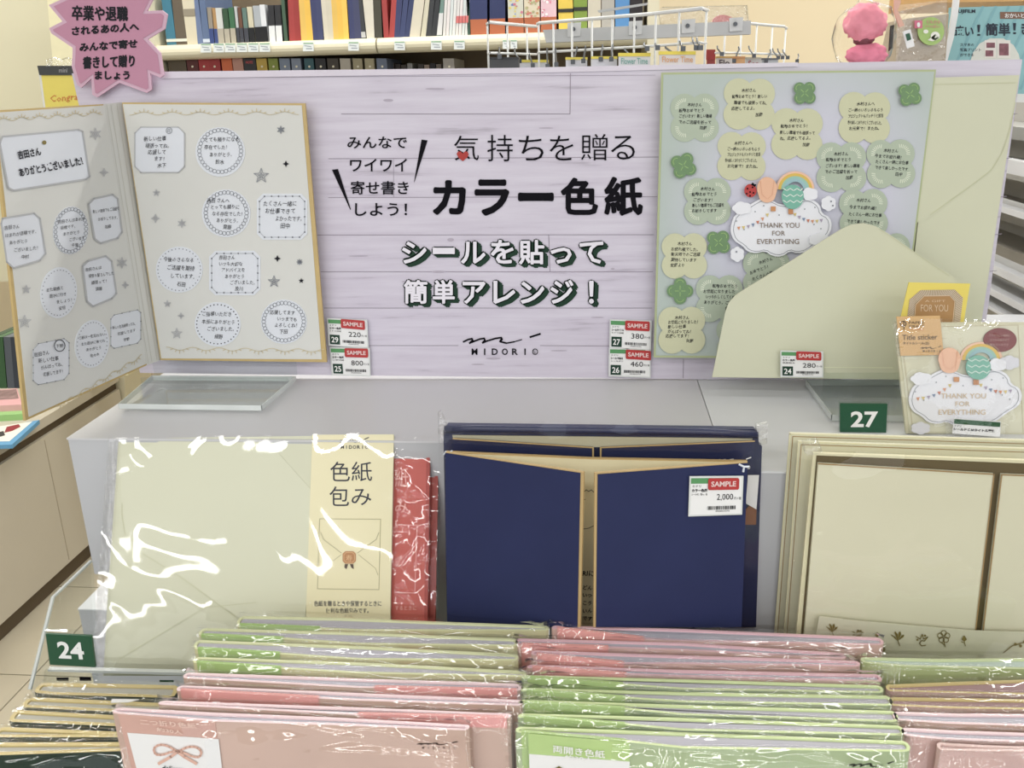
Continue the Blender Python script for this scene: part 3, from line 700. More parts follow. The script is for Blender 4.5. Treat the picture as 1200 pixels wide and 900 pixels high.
c2 = nt.nodes.new('ShaderNodeValToRGB'); c2.color_ramp.elements[0].position = .3; c2.color_ramp.elements[0].color = (.78, .75, .8, 1); c2.color_ramp.elements[1].position = .6
nt.links.new(tc.outputs['Object'], mp.inputs[0]); nt.links.new(mp.outputs[0], n1.inputs['Vector']); nt.links.new(n1.outputs[0], cr.inputs[0])
nt.links.new(tc.outputs['Object'], n2.inputs['Vector']); nt.links.new(n2.outputs[0], c2.inputs[0])
nt.links.new(cr.outputs[0], mx.inputs[6]); nt.links.new(c2.outputs[0], mx.inputs[7]); nt.links.new(mx.outputs[2], bs.inputs['Base Color'])
board = thing('sign_board', 'large lavender sign board with a white wood plank print and black Japanese headline', 'sign', FB)
slab('board', FB, [(84, 86), (600, 80.5), (930, 74), (1198, 69.5), (1153, 395), (1148, 444), (830, 444.5), (600, 442), (164, 437)], M_B, board, th=.006)
slab('top_lip', FB, [(186, 84), (600, 79.5), (935, 73), (935, 78), (600, 86), (190, 92)], mat('board_lip', (216, 208, 222), .4), board, off=.0012, th=.003)
p = Pr(FB)
SL = mat('print_seam', (150, 140, 154), .6, .3, .1)
p.line([(400, 133.5), (668, 133.5), (668.5, 86)], .8); p.line([(385, 186), (772, 184)], .7); p.line([(385, 231.5), (770, 230.5)], .7)
p.line([(372, 275.5), (766, 275)], .7); p.line([(376, 318.5), (765, 318.5)], .7); p.line([(380, 361), (764, 361)], .7)
p.line([(384, 405), (537, 405)], .7); p.line([(633, 405), (715, 405.5)], .7); p.line([(643, 275), (644.5, 318)], .7); p.line([(461, 186), (461.5, 231)], .4); p.line([(801, 421), (800.5, 443)], .7)
for y in (134, 186, 231, 275, 318): p.line([(1186 - (y - 120) * .13, y), (1194 - (y - 120) * .13, y - 1)], .7)
p.line([(190, 91), (768, 88)], .4)
p.obj('printed_seams', SL, board)
p = Pr(FB, .0005)
for (x, y, a, b_) in ((514, 318.5, 8, 1.2), (455, 117.5, 6, 1.6), (528, 281, 4, 2), (718, 315, 2.5, 1), (510, 104, 12, 1), (578, 420, 9, 1.2), (655, 411, 10, .7), (480, 330, 10, .8), (560, 427, 8, .7), (700, 372, 8, .6), (420, 300, 12, .7), (640, 150, 9, .6), (600, 300, 9, .5)):
    p.poly(ell(x, y, a, b_, 10))
p.obj('printed_knots', mat('print_knot', (178, 168, 184), .6), board)
p = Pr(FB, .0008)
p.box('みんなで', 407, 160, 477, 174, .012); p.box('ワイワイ', 410, 186, 477, 201, .012); p.box('寄せ書き', 411, 212, 479, 228, .012); p.box('しよう！', 416, 238, 477, 253, .012)
p.poly([(494, 163.5), (501, 164.5), (486, 212), (485, 214)]); p.poly([(389, 199), (396, 198), (411, 245), (410.5, 246)])
for ch, x0, x1, y0, y1 in (('気', 532, 561, 159, 188), ('持', 571, 601, 158, 189), ('ち', 608, 637, 159, 188), ('を', 644, 672, 159, 188), ('贈', 681, 712, 157, 188), ('る', 716, 744, 159, 187)):
    p.box(ch, x0, y0, x1, y1, -.004)
for ch, x0, x1, y0, y1 in (('カ', 507, 546, 211, 252), ('ラ', 556, 597, 210, 253), ('ー', 607, 649, 225.5, 236), ('色', 657, 701, 208, 252), ('紙', 708, 753.5, 207, 253)):
    p.fat(ch, x0, y0, x1, y1, 1.5 if ch in '色紙' else 1.9, n=10)
p.obj('headline', INK, board)
p = Pr(FB, .0011); p.poly([(535, 180), (537, 177.5), (540, 177.5), (542.3, 180), (545, 177.3), (548, 178), (549.3, 181), (547.5, 184.5), (542.3, 189), (537, 184.5)]); p.obj('heart', mat('heart_red', (176, 40, 30), .5), board)
deco = [[('シ', 471, 500, 283, 309), ('ー', 507, 533, 290, 298), ('ル', 540, 569, 283, 309), ('を', 575, 602, 281, 309), ('貼', 608, 638, 281, 310), ('っ', 645, 670, 290, 309), ('て', 679, 707, 283, 309)],
        [('簡', 473, 501, 328, 356), ('単', 507, 533, 328, 356), ('ア', 542, 569, 330, 356), ('レ', 578, 604, 329, 356), ('ン', 610, 638, 330, 356), ('ジ', 645, 672, 328, 356), ('！', 690, 696, 329, 356)]]
pd, po_, pw = Pr(FB, .0006), Pr(FB, .0011), Pr(FB, .0015)
for ln in deco:
    for ch, x0, x1, y0, y1 in ln:
        vs, fs, a0, a1, b0, b1 = glyphs(ch, .0, 3)
        W = lambda o: (x1 - x0) / (a1 - a0) * o
        for k in range(4):
            e = 1.0; d = 1.2 * (k + 1); pd.fat(ch, x0 - e + d, y0 - e + d * .7, x1 + e + d, y1 + e + d * .7, 2.3, .00004 * k, n=6)
        po_.fat(ch, x0 - 1.2, y0 - 1.2, x1 + 1.2, y1 + 1.2, 2.6)
        pw.fat(ch, x0, y0, x1, y1, .75, .0001)
pd.obj('letter_shadow', GREEN_INK, board); po_.obj('letter_outline', mat('ink_outline', (8, 26, 18), .7, .1), board); pw.obj('white_letters', mat('letter_fill', (228, 224, 234), .5), board)
p = Pr(FB, .0008); midori(p, 543, 391, 633, 416, 2.0); p.obj('maker_logo', INK, board)
# ================================================================== pink starburst notice
FS_ = FrY(125, 110, YB - .008)
sb = thing('starburst_notice', 'pink starburst notice with handwritten Japanese on the top left of the sign board', 'notice', FS_)
star = [(57, 6), (73, 25), (57.5, 33), (60, 39), (85, 56), (85, 62), (84, 78), (90, 99), (95, 103), (107, 92), (108, 111), (114, 114), (140, 97), (172, 109), (178, 105), (176, 86), (188, 91), (192, 88), (188, 62), (173, 46), (193, 34), (196, 17), (190, 12), (172, 13), (186, -14), (160, -12), (146, -34), (122, -14), (92, -30), (84, -6)]
slab('card', FS_, star, mat('notice_edge', (208, 168, 190), .6), sb, th=.002)
ins = []
cx, cy = 128, 40
n = len(star)
for i, (x, y) in enumerate(star):
    (xa, ya), (xb, yb) = star[i - 1], star[(i + 1) % n]
    d1 = ((x - xa), (y - ya)); d2 = ((xb - x), (yb - y)); l1 = math.hypot(*d1); l2 = math.hypot(*d2)
    n1_ = (-d1[1] / l1, d1[0] / l1); n2_ = (-d2[1] / l2, d2[0] / l2); sx, sy = n1_[0] + n2_[0], n1_[1] + n2_[1]; L = math.hypot(sx, sy) or 1
    k = 3.6 / max(.45, L / 2); ins.append((x - sx / L * min(k, 6), y - sy / L * min(k, 6)))
p = Pr(FS_); p.poly(ins); p.obj('inner_panel', mat('notice_pink', (192, 134, 160), .65, .2, .03, 14), sb)
p = Pr(FS_, .0009)
for t, x0, y0, x1, y1, sl in (('卒業や退職', 84, 6, 150, 24, .02), ('されるあの人へ', 84, 31, 163, 42, -.07), ('みんなで寄せ', 93, 50, 161, 61, -.07), ('書きして贈り', 97, 66, 158, 81, -.04), ('ましょう', 111, 83, 152, 93.5, 0)):
    p.fat(t, x0, y0, x1, y1, .55, sl=sl, n=6)
p.obj('handwriting', PEN, sb)
# ================================================================== open fold-out card at the left
SHEET = mat('card_sheet', (211, 211, 206), .7, .25, .02, 8, .1)
STK = mat('sticker_sheet', (216, 220, 228), .45, .35, .01, 12)
zb = onY(285, 423, .846).z
FR = FrY(285, 423, .846); FL = Fr2((30, 493), (172, 428), zb)
mc = thing('message_card', 'large open grey cream message card with gilt edges and round handwritten stickers', 'card', Fr(onz(180, 425, zb)))
Fm = Fr(mc.matrix_world.translation)
def sub(name, F, parent):          # a hinged panel, in its own plane
    o = bpy.data.objects.new(name, None); o.empty_display_size = .01; COL.objects.link(o)
    o.parent = parent; o.matrix_parent_inverse = Matrix.Identity(4); o.matrix_local = parent.matrix_world.inverted() @ F.M
    return o
def inplane(o, F, parent):
    """put a mesh written in the plane F under parent"""
    o.parent = parent; o.matrix_local = parent.matrix_world.inverted() @ F.M; return o
PN = []
for nm_, F, out, ins_ in (('right_panel', FR, [(143, 120), (357.5, 121), (383, 424.5), (188, 422)], [(144, 122), (353.5, 123.5), (377, 421), (189, 420)]),
                   ('left_panel', FL, [(-8, 129.5), (121, 122), (172, 428), (30, 493)], [(-5, 132), (122, 123.5), (172, 426), (34, 488.5)])):
    o = inplane(slab(nm_, F, out, GOLD, None, th=.0026), F, mc)
    b = B(); b.prism([F.loc(x, y, .0005) for x, y in ins_], .0005); o2 = b.obj('inner_sheet', SHEET, o); PN.append((o, F))
Fsp = Fr2((172, 428), (188, 422), zb)
o = inplane(slab('spine', Fsp, [(121, 122), (143, 120), (188, 422), (172, 428)], SHEET, None, th=.003), Fsp, mc)
p = Pr(Fsp); p.line([(130, 123), (178, 424)], .8); p.line([(137, 122), (184, 422)], .6); p.line([(125, 123), (174, 426)], .6); p.obj('spine_creases', mat('crease', (196, 195, 186), .8), o)
(Rp, FR), (Lp, FL) = PN
def gold_lace(F, pts, par, wd=1.1, up=-1, amp=4, n=6):
    p = Pr(F, .0012)
    (x0, y0), (x1, y1) = pts
    for k in range(n):
        for i in range(10):
            t0 = (k + i / 10) / n; t1 = (k + (i + 1) / 10) / n
            f = lambda t: (x0 + (x1 - x0) * t, y0 + (y1 - y0) * t - up * amp * .45 * math.cos(2 * math.pi * (t * n)) )
            p.line([f(t0), f(t1)], wd * .6)
        for q in (-.25, -.12, 0, .12, .25):
            t = (k + .5 + q) / n; a = f(t); h = amp * (.9 - abs(q) * 2.4)
            p.line([a, (a[0] + q * 12, a[1] + up * h)], wd * .8)
    p.obj('gold_border', GOLD_INK, par)
gold_lace(FR, [(152, 133), (350, 132.5)], Rp); gold_lace(FR, [(195, 408.5), (380, 411)], Rp, up=1)
gold_lace(FL, [(-6, 141), (120, 132.5)], Lp); gold_lace(FL, [(65, 478), (166, 417)], Lp, up=1)
def sticker(F, par, shape, border, lines, x, y, lh, size, slope=0, ink=GREY_INK, rim=None, sh=None, pen=PEN, nm='message_sticker'):
    """a stuck-on note: plate, printed border, handwriting"""
    b = B(); b.prism([F.loc(px, py, .0011) for px, py in (rim or shape)], .0006)
    o = b.obj(nm, STK, par)
    p = Pr(F, .0014); border(p); p.obj('printed_border', ink, o)
    if lines:
        p = Pr(F, .0018); p.note([(dx, t) for dx, t in lines], x, y, lh, size, slope, xmax=max(q[0] for q in shape) - 3); p.obj('handwriting', pen, o)
    return o
def chain(cx, cy, rx, ry, n=34, r=2.3, sk=0):
    def f(p):
        for i in range(n):
            a = 2 * math.pi * i / n
            p.line(ell(cx + rx * math.cos(a), cy + ry * math.sin(a) + sk * rx * math.cos(a), r, r, 7), .55, closed=True)
    return f
def dotted(cx, cy, rx, ry, n=36, r=.8, sk=0):
    return lambda p: p.dots([(cx + rx * math.cos(2 * math.pi * i / n), cy + ry * math.sin(2 * math.pi * i / n) + sk * rx * math.cos(2 * math.pi * i / n)) for i in range(n)], r)
def outline(pts, wd=.8, inner=None):
    def f(p):
        p.line(pts, wd, closed=True)
    return f
def beads(pts, m=4, r=1.1):
    def f(p):
        n = len(pts)
        for i in range(n):
            (x0, y0), (x1, y1) = pts[i], pts[(i + 1) % n]; L = math.hypot(x1 - x0, y1 - y0); k = max(1, round(L / 9))
            p.line([pts[i], pts[(i + 1) % n]], .4)
            p.dots([(x0 + (x1 - x0) * j / k, y0 + (y1 - y0) * j / k) for j in range(k)], r, 6)
    return f
o8 = oct_(158, 149, 216, 202, 7)
sticker(FR, Rp, o8, outline(o8, 1.2), [(2, '新しい仕事'), (4, '頑張ってね。'), (7, '応援して'), (14, 'ます！'), (18, '木下')], 166, 165, 7.8, 6.4, ink=PALE_INK)
p = Pr(FR, .0018); p.line(ell(198, 153, 3.4, 3.6, 12), .6, closed=True); p.nat('花', 195.6, 155, 4.6, hand=False); p.obj('round_mark', GREY_INK, Rp)
c8 = lambda cx, cy, rx, ry, sk=0: ell(cx, cy, rx, ry, 30, 0, sk)
sticker(FR, Rp, c8(258, 178, 29, 29), chain(258, 177, 24.5, 24.5), [(0, 'とても頼りになる'), (0, '存在でした！'), (6, 'ありがとう。'), (13, '鈴木')], 239, 166, 8.7, 6.2)
sticker(FR, Rp, c8(265, 250, 28.5, 28), chain(265, 249.5, 24, 24), [(-3, '吉田 さんへ'), (1, 'とっても頼りに'), (3, 'なる存在でした！'), (8, 'ありがとう。'), (16, '齋藤')], 245, 237, 7.8, 6)
o9 = oct_(304, 230, 357, 278, 6)
sticker(FR, Rp, oct_(301, 227, 360, 281, 7), beads(o9), [(0, 'たくさん一緒に'), (2, 'お仕事できて'), (14, 'よかったです。'), (20, '田中')], 308, 241, 8.8, 7)
sticker(FR, Rp, c8(210, 316, 27.5, 27), dotted(210, 316, 25, 24.5), [(0, '今後のさらなる'), (4, 'ご活躍を期待'), (8, 'しています。'), (16, '石田')], 191, 306, 9.5, 6.4, slope=.04)
o9 = oct_(248, 297, 302, 343, 6)
sticker(FR, Rp, oct_(245, 294, 305, 346, 7), beads(o9), [(0, '吉田さん'), (0, 'いつも大切な'), (3, 'アドバイスを'), (7, 'ありがとう'), (13, 'ございました。'), (19, '及川')], 256, 304, 7.3, 5.8)
sticker(FR, Rp, c8(255, 380, 27, 26), dotted(255, 380, 24.5, 23), [(0, 'ご指導いただき'), (0, '本当にありがとう'), (6, 'ございました。'), (15, '細野')], 236, 370, 8.7, 6, slope=.03, ink=INK)
sticker(FR, Rp, c8(332.5, 377, 27, 26), chain(332.5, 377, 23.5, 22), [(0, '応援してます'), (8, 'いつまでも'), (5, 'よろしくね！'), (11, '下田')], 316, 368, 7.4, 5.8, slope=.04)
# left panel (seen slanted)
pl = [(3, 160), (92, 152), (97, 154), (105, 207), (101, 210), (16, 223), (10, 220), (0, 168)]
o = sticker(FL, Lp, pl, outline(pl, 2), None, 0, 0, 0, 0, ink=PALE_INK, nm='name_plaque')
p = Pr(FL, .0018); p.fit('吉田さん', (22, 187), (49, 182), (20, 177), .03); p.fit('ありがとうございました！', (24, 207), (98, 193), (21, 197), .03); p.obj('handwriting', PEN, o)
p = Pr(FL, .0016); p.dots([(52, 167)], 2.6, 8); p.obj('gold_dot', GOLD_FOIL, o)
def skew(poly, cx, cy, s): return [(x, y + s * (x - cx)) for x, y in poly]
L1 = [(3, 256), (40, 250), (47, 256), (53.5, 297), (47, 305), (16, 314), (8, 307), (1.5, 262)]
sticker(FL, Lp, L1, outline(L1, 2.0), [(0, '吉田さん'), (1, 'はあれが目標です。'), (6, 'ありがとう'), (11, 'ございました！'), (20, '中村')], 5, 269, 9.2, 5.4, slope=-.12, ink=PALE_INK)
sticker(FL, Lp, c8(83, 270, 20.5, 28, -.1), chain(83, 270, 18, 25, 30, 2.1, -.1), [(0, '吉田さんはあれが'), (3, '目標です。'), (6, 'ありがとう'), (13, 'ございます'), (16, '千葉')], 68, 262, 7.4, 4.8, slope=-.12)
L3 = [(104, 239), (110, 233), (132, 228), (138, 233), (143, 272), (138, 279), (118, 285), (111, 280)]
sticker(FL, Lp, L3, outline(L3, 2.2), [(0, '新しい環境でもご活躍を'), (6, 'お祈りしてます。'), (14, '加藤')], 109, 250, 9.6, 4.6, slope=-.12, ink=PALE_INK)
sticker(FL, Lp, c8(69, 343, 21.5, 30, -.1), dotted(69, 343, 19.5, 26.5, 34, .7, -.1), [(0, 'また家族と'), (4, '遊びに行き'), (12, 'ましょう！'), (15, '安倍')], 54, 342, 7.8, 5, slope=-.14)
L5 = [(97, 312), (103, 306), (124, 300), (131, 306), (136.5, 344), (131, 350), (109, 359), (102, 353)]
sticker(FL, Lp, L5, outline(L5, 2.2), [(0, '吉田さんは'), (4, '頑張り屋さんでした'), (7, '頑張って！'), (12, '須藤')], 100, 318, 8.2, 4.8, slope=-.14, ink=PALE_INK)
L6 = oct_(130, 370, 165, 409, 4, -.22)
sticker(FL, Lp, L6, beads(L6, 4, .8), [(0, '新しい生活頑張ってね。'), (6, '応援してます'), (13, '宇野')], 132, 386, 8.3, 4.4, slope=-.2)
sticker(FL, Lp, c8(108, 403, 20, 28, -.14), dotted(108, 403, 17.5, 25, 34, .7, -.14), [(0, 'ご恩は一生忘れない'), (3, 'また遊びに来てね'), (9, 'ありがとう'), (14, '佐々木')], 92, 398, 7.6, 4.4, slope=-.16)
L7 = oct_(39, 404, 81, 452, 6, -.2)
sticker(FL, Lp, L7, beads(L7, 4, .8), [(0, '吉田さん'), (5, '新しい仕事'), (8, 'がんばってね。'), (11, '応援してます！')], 40, 418, 8.2, 5.6, slope=-.16)
p = Pr(FL, .002); p.line(ell(70, 405, 6.2, 6.8, 16), .8, closed=True); p.nat('下野', 65.5, 407.5, 4.6, -.1, hand=False); p.obj('round_stamp', PEN, Lp)
# small printed stars and snowflakes
for F, par, lst in ((FR, Rp, [(329, 152, 4.5, 6, 0), (335, 192, 4, 4, 1), (306, 206, 9, 5, 0), (325, 303, 4.2, 4, 1), (351, 307, 3.4, 8, 0), (321, 330, 7, 5, 0), (353, 329, 3.4, 5, 1), (206, 358, 7.5, 0, 2), (196, 356, 4, 5, 2), (207, 391, 6.5, 5, 2), (212, 370, 3.6, 4, 2), (182, 256, 5, 4, 2), (213, 262, 5, 6, 2), (183, 226, 4, 5, 2)]),
                    (FL, Lp, [(112, 157, 7, 6, 2), (122, 202, 5, 4, 2), (31, 339, 5, 5, 2), (29, 377, 8, 5, 2), (143, 308, 6.5, 6, 2), (147, 334, 4, 4, 2)])):
    for tone, mt in ((0, GREY_INK), (1, PEN), (2, PALE_INK)):
        p = Pr(F, .0013)
        for x, y, r, n_, tn in lst:
            if tn != tone or n_ == 0: continue
            s = star5(x, y, r, .42, n_)
            if tone == 1: p.poly(s)
            else:
                p.line(s, .7, closed=True); p.line(star5(x, y, r * .45, .4, n_), .6, closed=True)
                for i in range(n_): a = -math.pi / 2 + 2 * math.pi * i / n_; p.line([(x, y), (x + r * .8 * math.cos(a), y + r * .8 * math.sin(a))], .35)
            p.obj('star_print', mt, par); p = Pr(F, .0013)
# ================================================================== green clover sample card
FG = FrY(930, 420, YB - .014)
gc = thing('clover_card', 'pale green message card with clover shaped notes and a cloud title', 'card', FG)
slab('card_board', FG, [(775, 85), (1097, 81.5), (1055, 421), (766, 419)], mat('card_edge_green', (176, 186, 140), .6), gc, th=.003)
MG = bpy.data.materials.new('clover_card_sheet'); MG.use_nodes = True
nt = MG.node_tree; bs = nt.nodes['Principled BSDF']; bs.inputs['Roughness'].default_value = .55
tc = nt.nodes.new('ShaderNodeTexCoord'); gr = nt.nodes.new('ShaderNodeTexGradient'); gr.gradient_type = 'SPHERICAL'
mp = nt.nodes.new('ShaderNodeMapping'); mp.inputs['Location'].default_value = (0, 0, -.135); mp.inputs['Scale'].default_value = (7.4, 0, 6.4)
mp.vector_type = 'POINT'; mp.inputs['Location'].default_value = (0, 0, -.135 * 6.4)
cr = nt.nodes.new('ShaderNodeValToRGB'); cr.color_ramp.elements[0].color = lin((178, 191, 185)); cr.color_ramp.elements[1].color = lin((200, 200, 216)); cr.color_ramp.elements[1].position = .45
nt.links.new(tc.outputs['Object'], mp.inputs[0]); nt.links.new(mp.outputs[0], gr.inputs[0]); nt.links.new(gr.outputs[0], cr.inputs[0]); nt.links.new(cr.outputs[0], bs.inputs['Base Color'])
slab('printed_sheet', FG, [(777.5, 87.5), (1095, 84), (1053, 418.5), (768.5, 416.5)], MG, gc, off=.0004, th=.0004)
CY = mat('clover_cream', (203, 204, 168), .6, .3, .01); CG = mat('clover_pale_green', (176, 189, 168), .6, .3, .01); CD = mat('clover_green', (112, 146, 102), .55, .3, .05); CDL = mat('clover_light_line', (160, 196, 120), .6)
WTICK = mat('clover_white_tick', (222, 228, 208), .6)
big = [('G', 814, 138, 32, ['木村さん', '転勤おめでとう', 'ございます！新しい職場', 'でのご活躍を祈って', '加藤'], .78, 0), ('Y', 878, 122, 34, ['木村さん', '転勤おめでとう！新しい', '職場でも頑張ってね。', '応援してるよ。', '加藤'], .8, 0), ('Y', 869, 183, 32, ['木村さんへ', 'ご一緒のいろいろもらう', 'プロジェクトもバッチリと担当', '色々楽しくありがとうございました。', 'お元気で！またね。'], .8, 0),
       ('Y', 934, 157, 34, ['木村さん', '転勤おめでとう！', '新しい職場でも頑張って', 'ね。応援してるよ。', '加藤'], .8, 0), ('Y', 1013, 138, 34, ['木村さんへ', 'ご一緒のいろいろもらう', 'プロジェクトもバッチリと担当', '色々楽しくありがとうございました。', 'お元気で！またね。'], .8, 0), ('G', 986, 196, 33, ['木村さん', '転勤おめでとう', 'ございます！新しい職場', 'でのご活躍を祈って', '加藤'], .78, 0),
       ('G', 1044, 192, 32, ['木村さん', '今までお疲れ様！', 'たくさん一緒にお仕事', 'できて楽しかったです', '田中'], .76, .05), ('G', 829, 236, 31, ['木村さん', '転勤おめでとう', 'ございます！', '新しい職場でもご活躍を', 'お祈りしてます'], .78, 0), ('Y', 802, 300, 30, ['木村さん', 'お疲れ様でした。', '新天地でのご活躍', '期待しています', '安藤より'], .78, .01),
       ('G', 843, 350, 31, ['転勤おめでとう', 'お世話になりました', 'いつも優しくしてくれて', 'ありがとう。ご活躍', '佐藤'], .78, .02), ('Y', 799, 387, 31, ['木村さん', 'お世話になりました！', '新しい仕事', 'がんばってね！', '応援してます！', '矢野'], .78, .0), ('G', 1012, 250, 32, ['木村さん', '今までお疲れ様！', 'たくさん一緒にお仕事', 'できて楽しかったです'], .76, .05), ('G', 898, 320, 31, ['木村さん', 'おめでとう！', 'たくさんの思い出', 'を忘れません'], .78, -.35), ('G', 866, 398, 30, [], .78, 0), ('G', 1040, 300, 30, [], .78, 0)]
# large ones first so each later clover lies on the one before
for k, (c_, x, y, r, lines, a, sl) in enumerate(big):
    lift = .0009 + .00012 * k
    b = B(); 
    lobes = [(x + .52 * r * math.cos(a + q * math.pi / 2), y + .52 * r * math.sin(a + q * math.pi / 2)) for q in range(4)]
    for q, (lx, ly) in enumerate(lobes):
        b.add([FG.loc(px, py, lift + .00002 * q) for px, py in ell(lx, ly, r * .52, r * .52, 20)], [tuple(range(20))])
    b.add([FG.loc(px, py, lift + .0001) for px, py in ell(x, y, r * .5, r * .5, 14)], [tuple(range(14))])
    o = b.obj('clover_note', CY if c_ == 'Y' else CG, gc)
    if c_ == 'G':
        p = Pr(FG, lift + .00015)
        for lx, ly in lobes:
            t0 = math.atan2(ly - y, lx - x)
            for i in range(9):
                t = t0 - .9 + 1.8 * i / 8; p.line([(lx + .22 * r * math.cos(t), ly + .22 * r * math.sin(t)), (lx + .34 * r * math.cos(t), ly + .34 * r * math.sin(t))], .8)
        p.obj('white_ticks', WTICK, o)
    if lines:
        p = Pr(FG, lift + .0003); nl = len(lines); lh = r * 1.05 / nl; sz = min(5.2, r * 1.35 / max(len(t) for t in lines)); sz = max(sz, 3.0)
        for i, t in enumerate(lines):
            wd_ = min(r * 1.42, len(t) * 5.0); x0 = x - r * .62 + (r * .35 if i == 0 else random.uniform(0, 3)) + (r * .75 if i == nl - 1 and len(t) < 3 else 0)
            p.nat(t, x0, y - r * .42 + lh * i + sl * (x0 - x), 4.8, math.atan(sl) + random.uniform(-.02, .02), .012, sx=min(1, wd_ / (len(t) * 5.6)))
        p.obj('handwriting', PEN, o)
for (x, y, r, a) in ((943, 109, 15.5, .75), (1066.5, 110.5, 15.5, .6), (801, 194, 16.5, .5), (842, 284, 16, .7), (797, 341, 16, 0)):
    b = B()
    for q in range(4):
        t = a + q * math.pi / 2; b.add([FG.loc(px, py, .0034 + .00003 * q) for px, py in ell(x + .52 * r * math.cos(t), y + .52 * r * math.sin(t), r * .46, r * .46, 18)], [tuple(range(18))])
    b.add([FG.loc(px, py, .0036) for px, py in ell(x, y, r * .4, r * .4, 12)], [tuple(range(12))])
    o = b.obj('small_clover', CD, gc)
    p = Pr(FG, .0038)
    for q in range(4):
        t = a + q * math.pi / 2; lx, ly = x + .55 * r * math.cos(t), y + .55 * r * math.sin(t)
        p.line([(lx + .26 * r * math.cos(t + u), ly + .26 * r * math.sin(t + u)) for u in (-1.3, -.8, -.3, .3, .8, 1.3)], .8)
        p.line([(x + .1 * r * math.cos(t), y + .1 * r * math.sin(t)), (x + .38 * r * math.cos(t), y + .38 * r * math.sin(t))], .8)
    p.obj('leaf_veins', CDL, o)
# ladybird and the cloud title, layered paper pieces
def title_sticker(F, par, T, L0, card=PAPER, words=True, col_words=None):
    """T maps the design (cloud 118 wide) to picture points; L0 height above the card"""
    tm_ = lambda pts: [T(x, y) for x, y in pts]
    def pc(nm_, pts, mt, lift, th=.0008, parent=par):
        b = B(); b.prism([F.loc(x, y, L0 + lift) for x, y in tm_(pts)], th); return b.obj(nm_, mt, parent)
    CW = mat('cloud_white', (232, 233, 240), .5, .3, .01)
    # rainbow
    for q, (r0, c_) in enumerate(((22.5, (236, 190, 160)), (20, (222, 184, 70)), (16.5, (150, 196, 180)), (13.5, (150, 190, 196)))):
        pts = [(932 + r0 * math.cos(a), 222 + r0 * math.sin(a) * .95) for a in [math.pi + math.pi * i / 14 for i in range(15)]] + [(932 + (r0 - 4) * math.cos(a), 222 + (r0 - 4) * math.sin(a) * .95) for a in [2 * math.pi - math.pi * i / 14 for i in range(15)]]
        pc('rainbow_band', pts, mat('rainbow%d' % q, c_, .5), .0004 + .00015 * q)
    body = pc('title_cloud', cloud_t, CW, .0015, .0015)
    s = Pr(F, L0 + .0018)
    inner = [(916 + (x - 916) * .945, 268 + (y - 268) * .93) for x, y in cloud_t]
    s.line(tm_(inner), .6 * T.k, closed=True); s.obj('cloud_outline', GREY_INK, body)
    pc('small_cloud', cloud(869.5, 244, 11, 7.5, 5, .1), CW, .0030); pc('small_cloud', cloud(949, 227.5, 9.5, 7.5, 5, .1, 1), CW, .0032)
    o = pc('peach_balloon', [(899 + 10.5 * math.cos(a) * 1.12, 221 + 13.5 * math.sin(a) + (3 if math.sin(a) > .5 else 0)) for a in [2 * math.pi * i / 26 for i in range(26)]], mat('balloon_peach', (236, 184, 150), .55, .3, .03), .0036, .001)
    s = Pr(F, L0 + .0039); s.line(tm_([(891, 212), (893, 228), (899, 233)]), .5 * T.k); s.line(tm_([(907, 212), (905, 228), (900, 233)]), .5 * T.k); s.obj('balloon_lines', mat('balloon_line', (220, 160, 128), .6), o)
    o = pc('mint_balloon', [(929 + 13 * math.cos(a), 230 + (13.5 if math.sin(a) < 0 else 15) * math.sin(a)) for a in [2 * math.pi * i / 26 for i in range(26)]], mat('balloon_mint', (118, 184, 164), .55, .3, .03), .0042, .001)
    s = Pr(F, L0 + .0045)
    for yy in (222, 229, 236): s.line(tm_([(929 + u, yy + (1.4 if i % 2 else -1.2)) for i, u in enumerate((-11, -7, -3, 1, 5, 9, 11.5))]), 1.0 * T.k)
    s.obj('wavy_lines', mat('wave_white', (222, 234, 226), .6), o)
    pc('basket', rect(903.5, 242, 909, 247.5), mat('basket_tan', (206, 142, 84), .5), .0036); pc('basket', rect(924, 245, 929.5, 251), mat('basket_brown', (196, 132, 80), .5), .0036)
    fcols = [(216, 150, 110), (214, 190, 110), (170, 156, 180), (120, 140, 170), (200, 120, 90)]
    for side, (xa, ya, xb, yb) in enumerate(((864, 266, 903, 247), (930, 249, 966, 256))):
        for i in range(7):
            t = (i + .3) / 7; x = xa + (xb - xa) * t; y = ya + (yb - ya) * t + 5 * math.sin(math.pi * t)
            s = Pr(F, L0 + .0022); s.poly(tm_([(x - 2, y), (x + 2, y - .4), (x + .4, y + 4)])); s.obj('bunting_flag', mat('flag%d' % ((i + side) % 5), fcols[(i + side) % 5], .6), body)
    s = Pr(F, L0 + .0021); s.dots(tm_([(895, 241), (885, 248), (913, 252), (943, 245), (955, 243), (954, 263), (962, 268), (872, 269), (863, 259)]), .9 * T.k, 5); s.obj('dots', GREY_INK, body)
    if words:
        s = Pr(F, L0 + .0024)
        def B2(t, x0, y0, x1, y1): s.fit(t, T(x0, y1), T(x1, y1), T(x0, y0), .004)
        B2('THANK YOU', 890, 261, 937, 267); B2('FOR', 905, 270.5, 920, 276); B2('EVERYTHING', 887.5, 280, 936.5, 286)
        s.obj('title_words', col_words or mat('title_brown', (130, 112, 96), .5), body)
cloud_t = smooth_poly([(857, 262), (861, 252), (872, 246), (880, 239), (893, 232), (905, 235), (914, 240), (930, 240), (940, 234), (951, 233), (961, 240), (963, 250), (973, 255), (975, 266), (971, 276), (960, 283), (946, 295), (934, 297), (926, 294), (916, 301), (905, 300), (896, 294), (886, 297), (876, 295), (870, 288), (860, 282), (856, 272)], 1)
cloud_t = [(x, y) for x, y in cloud_t]
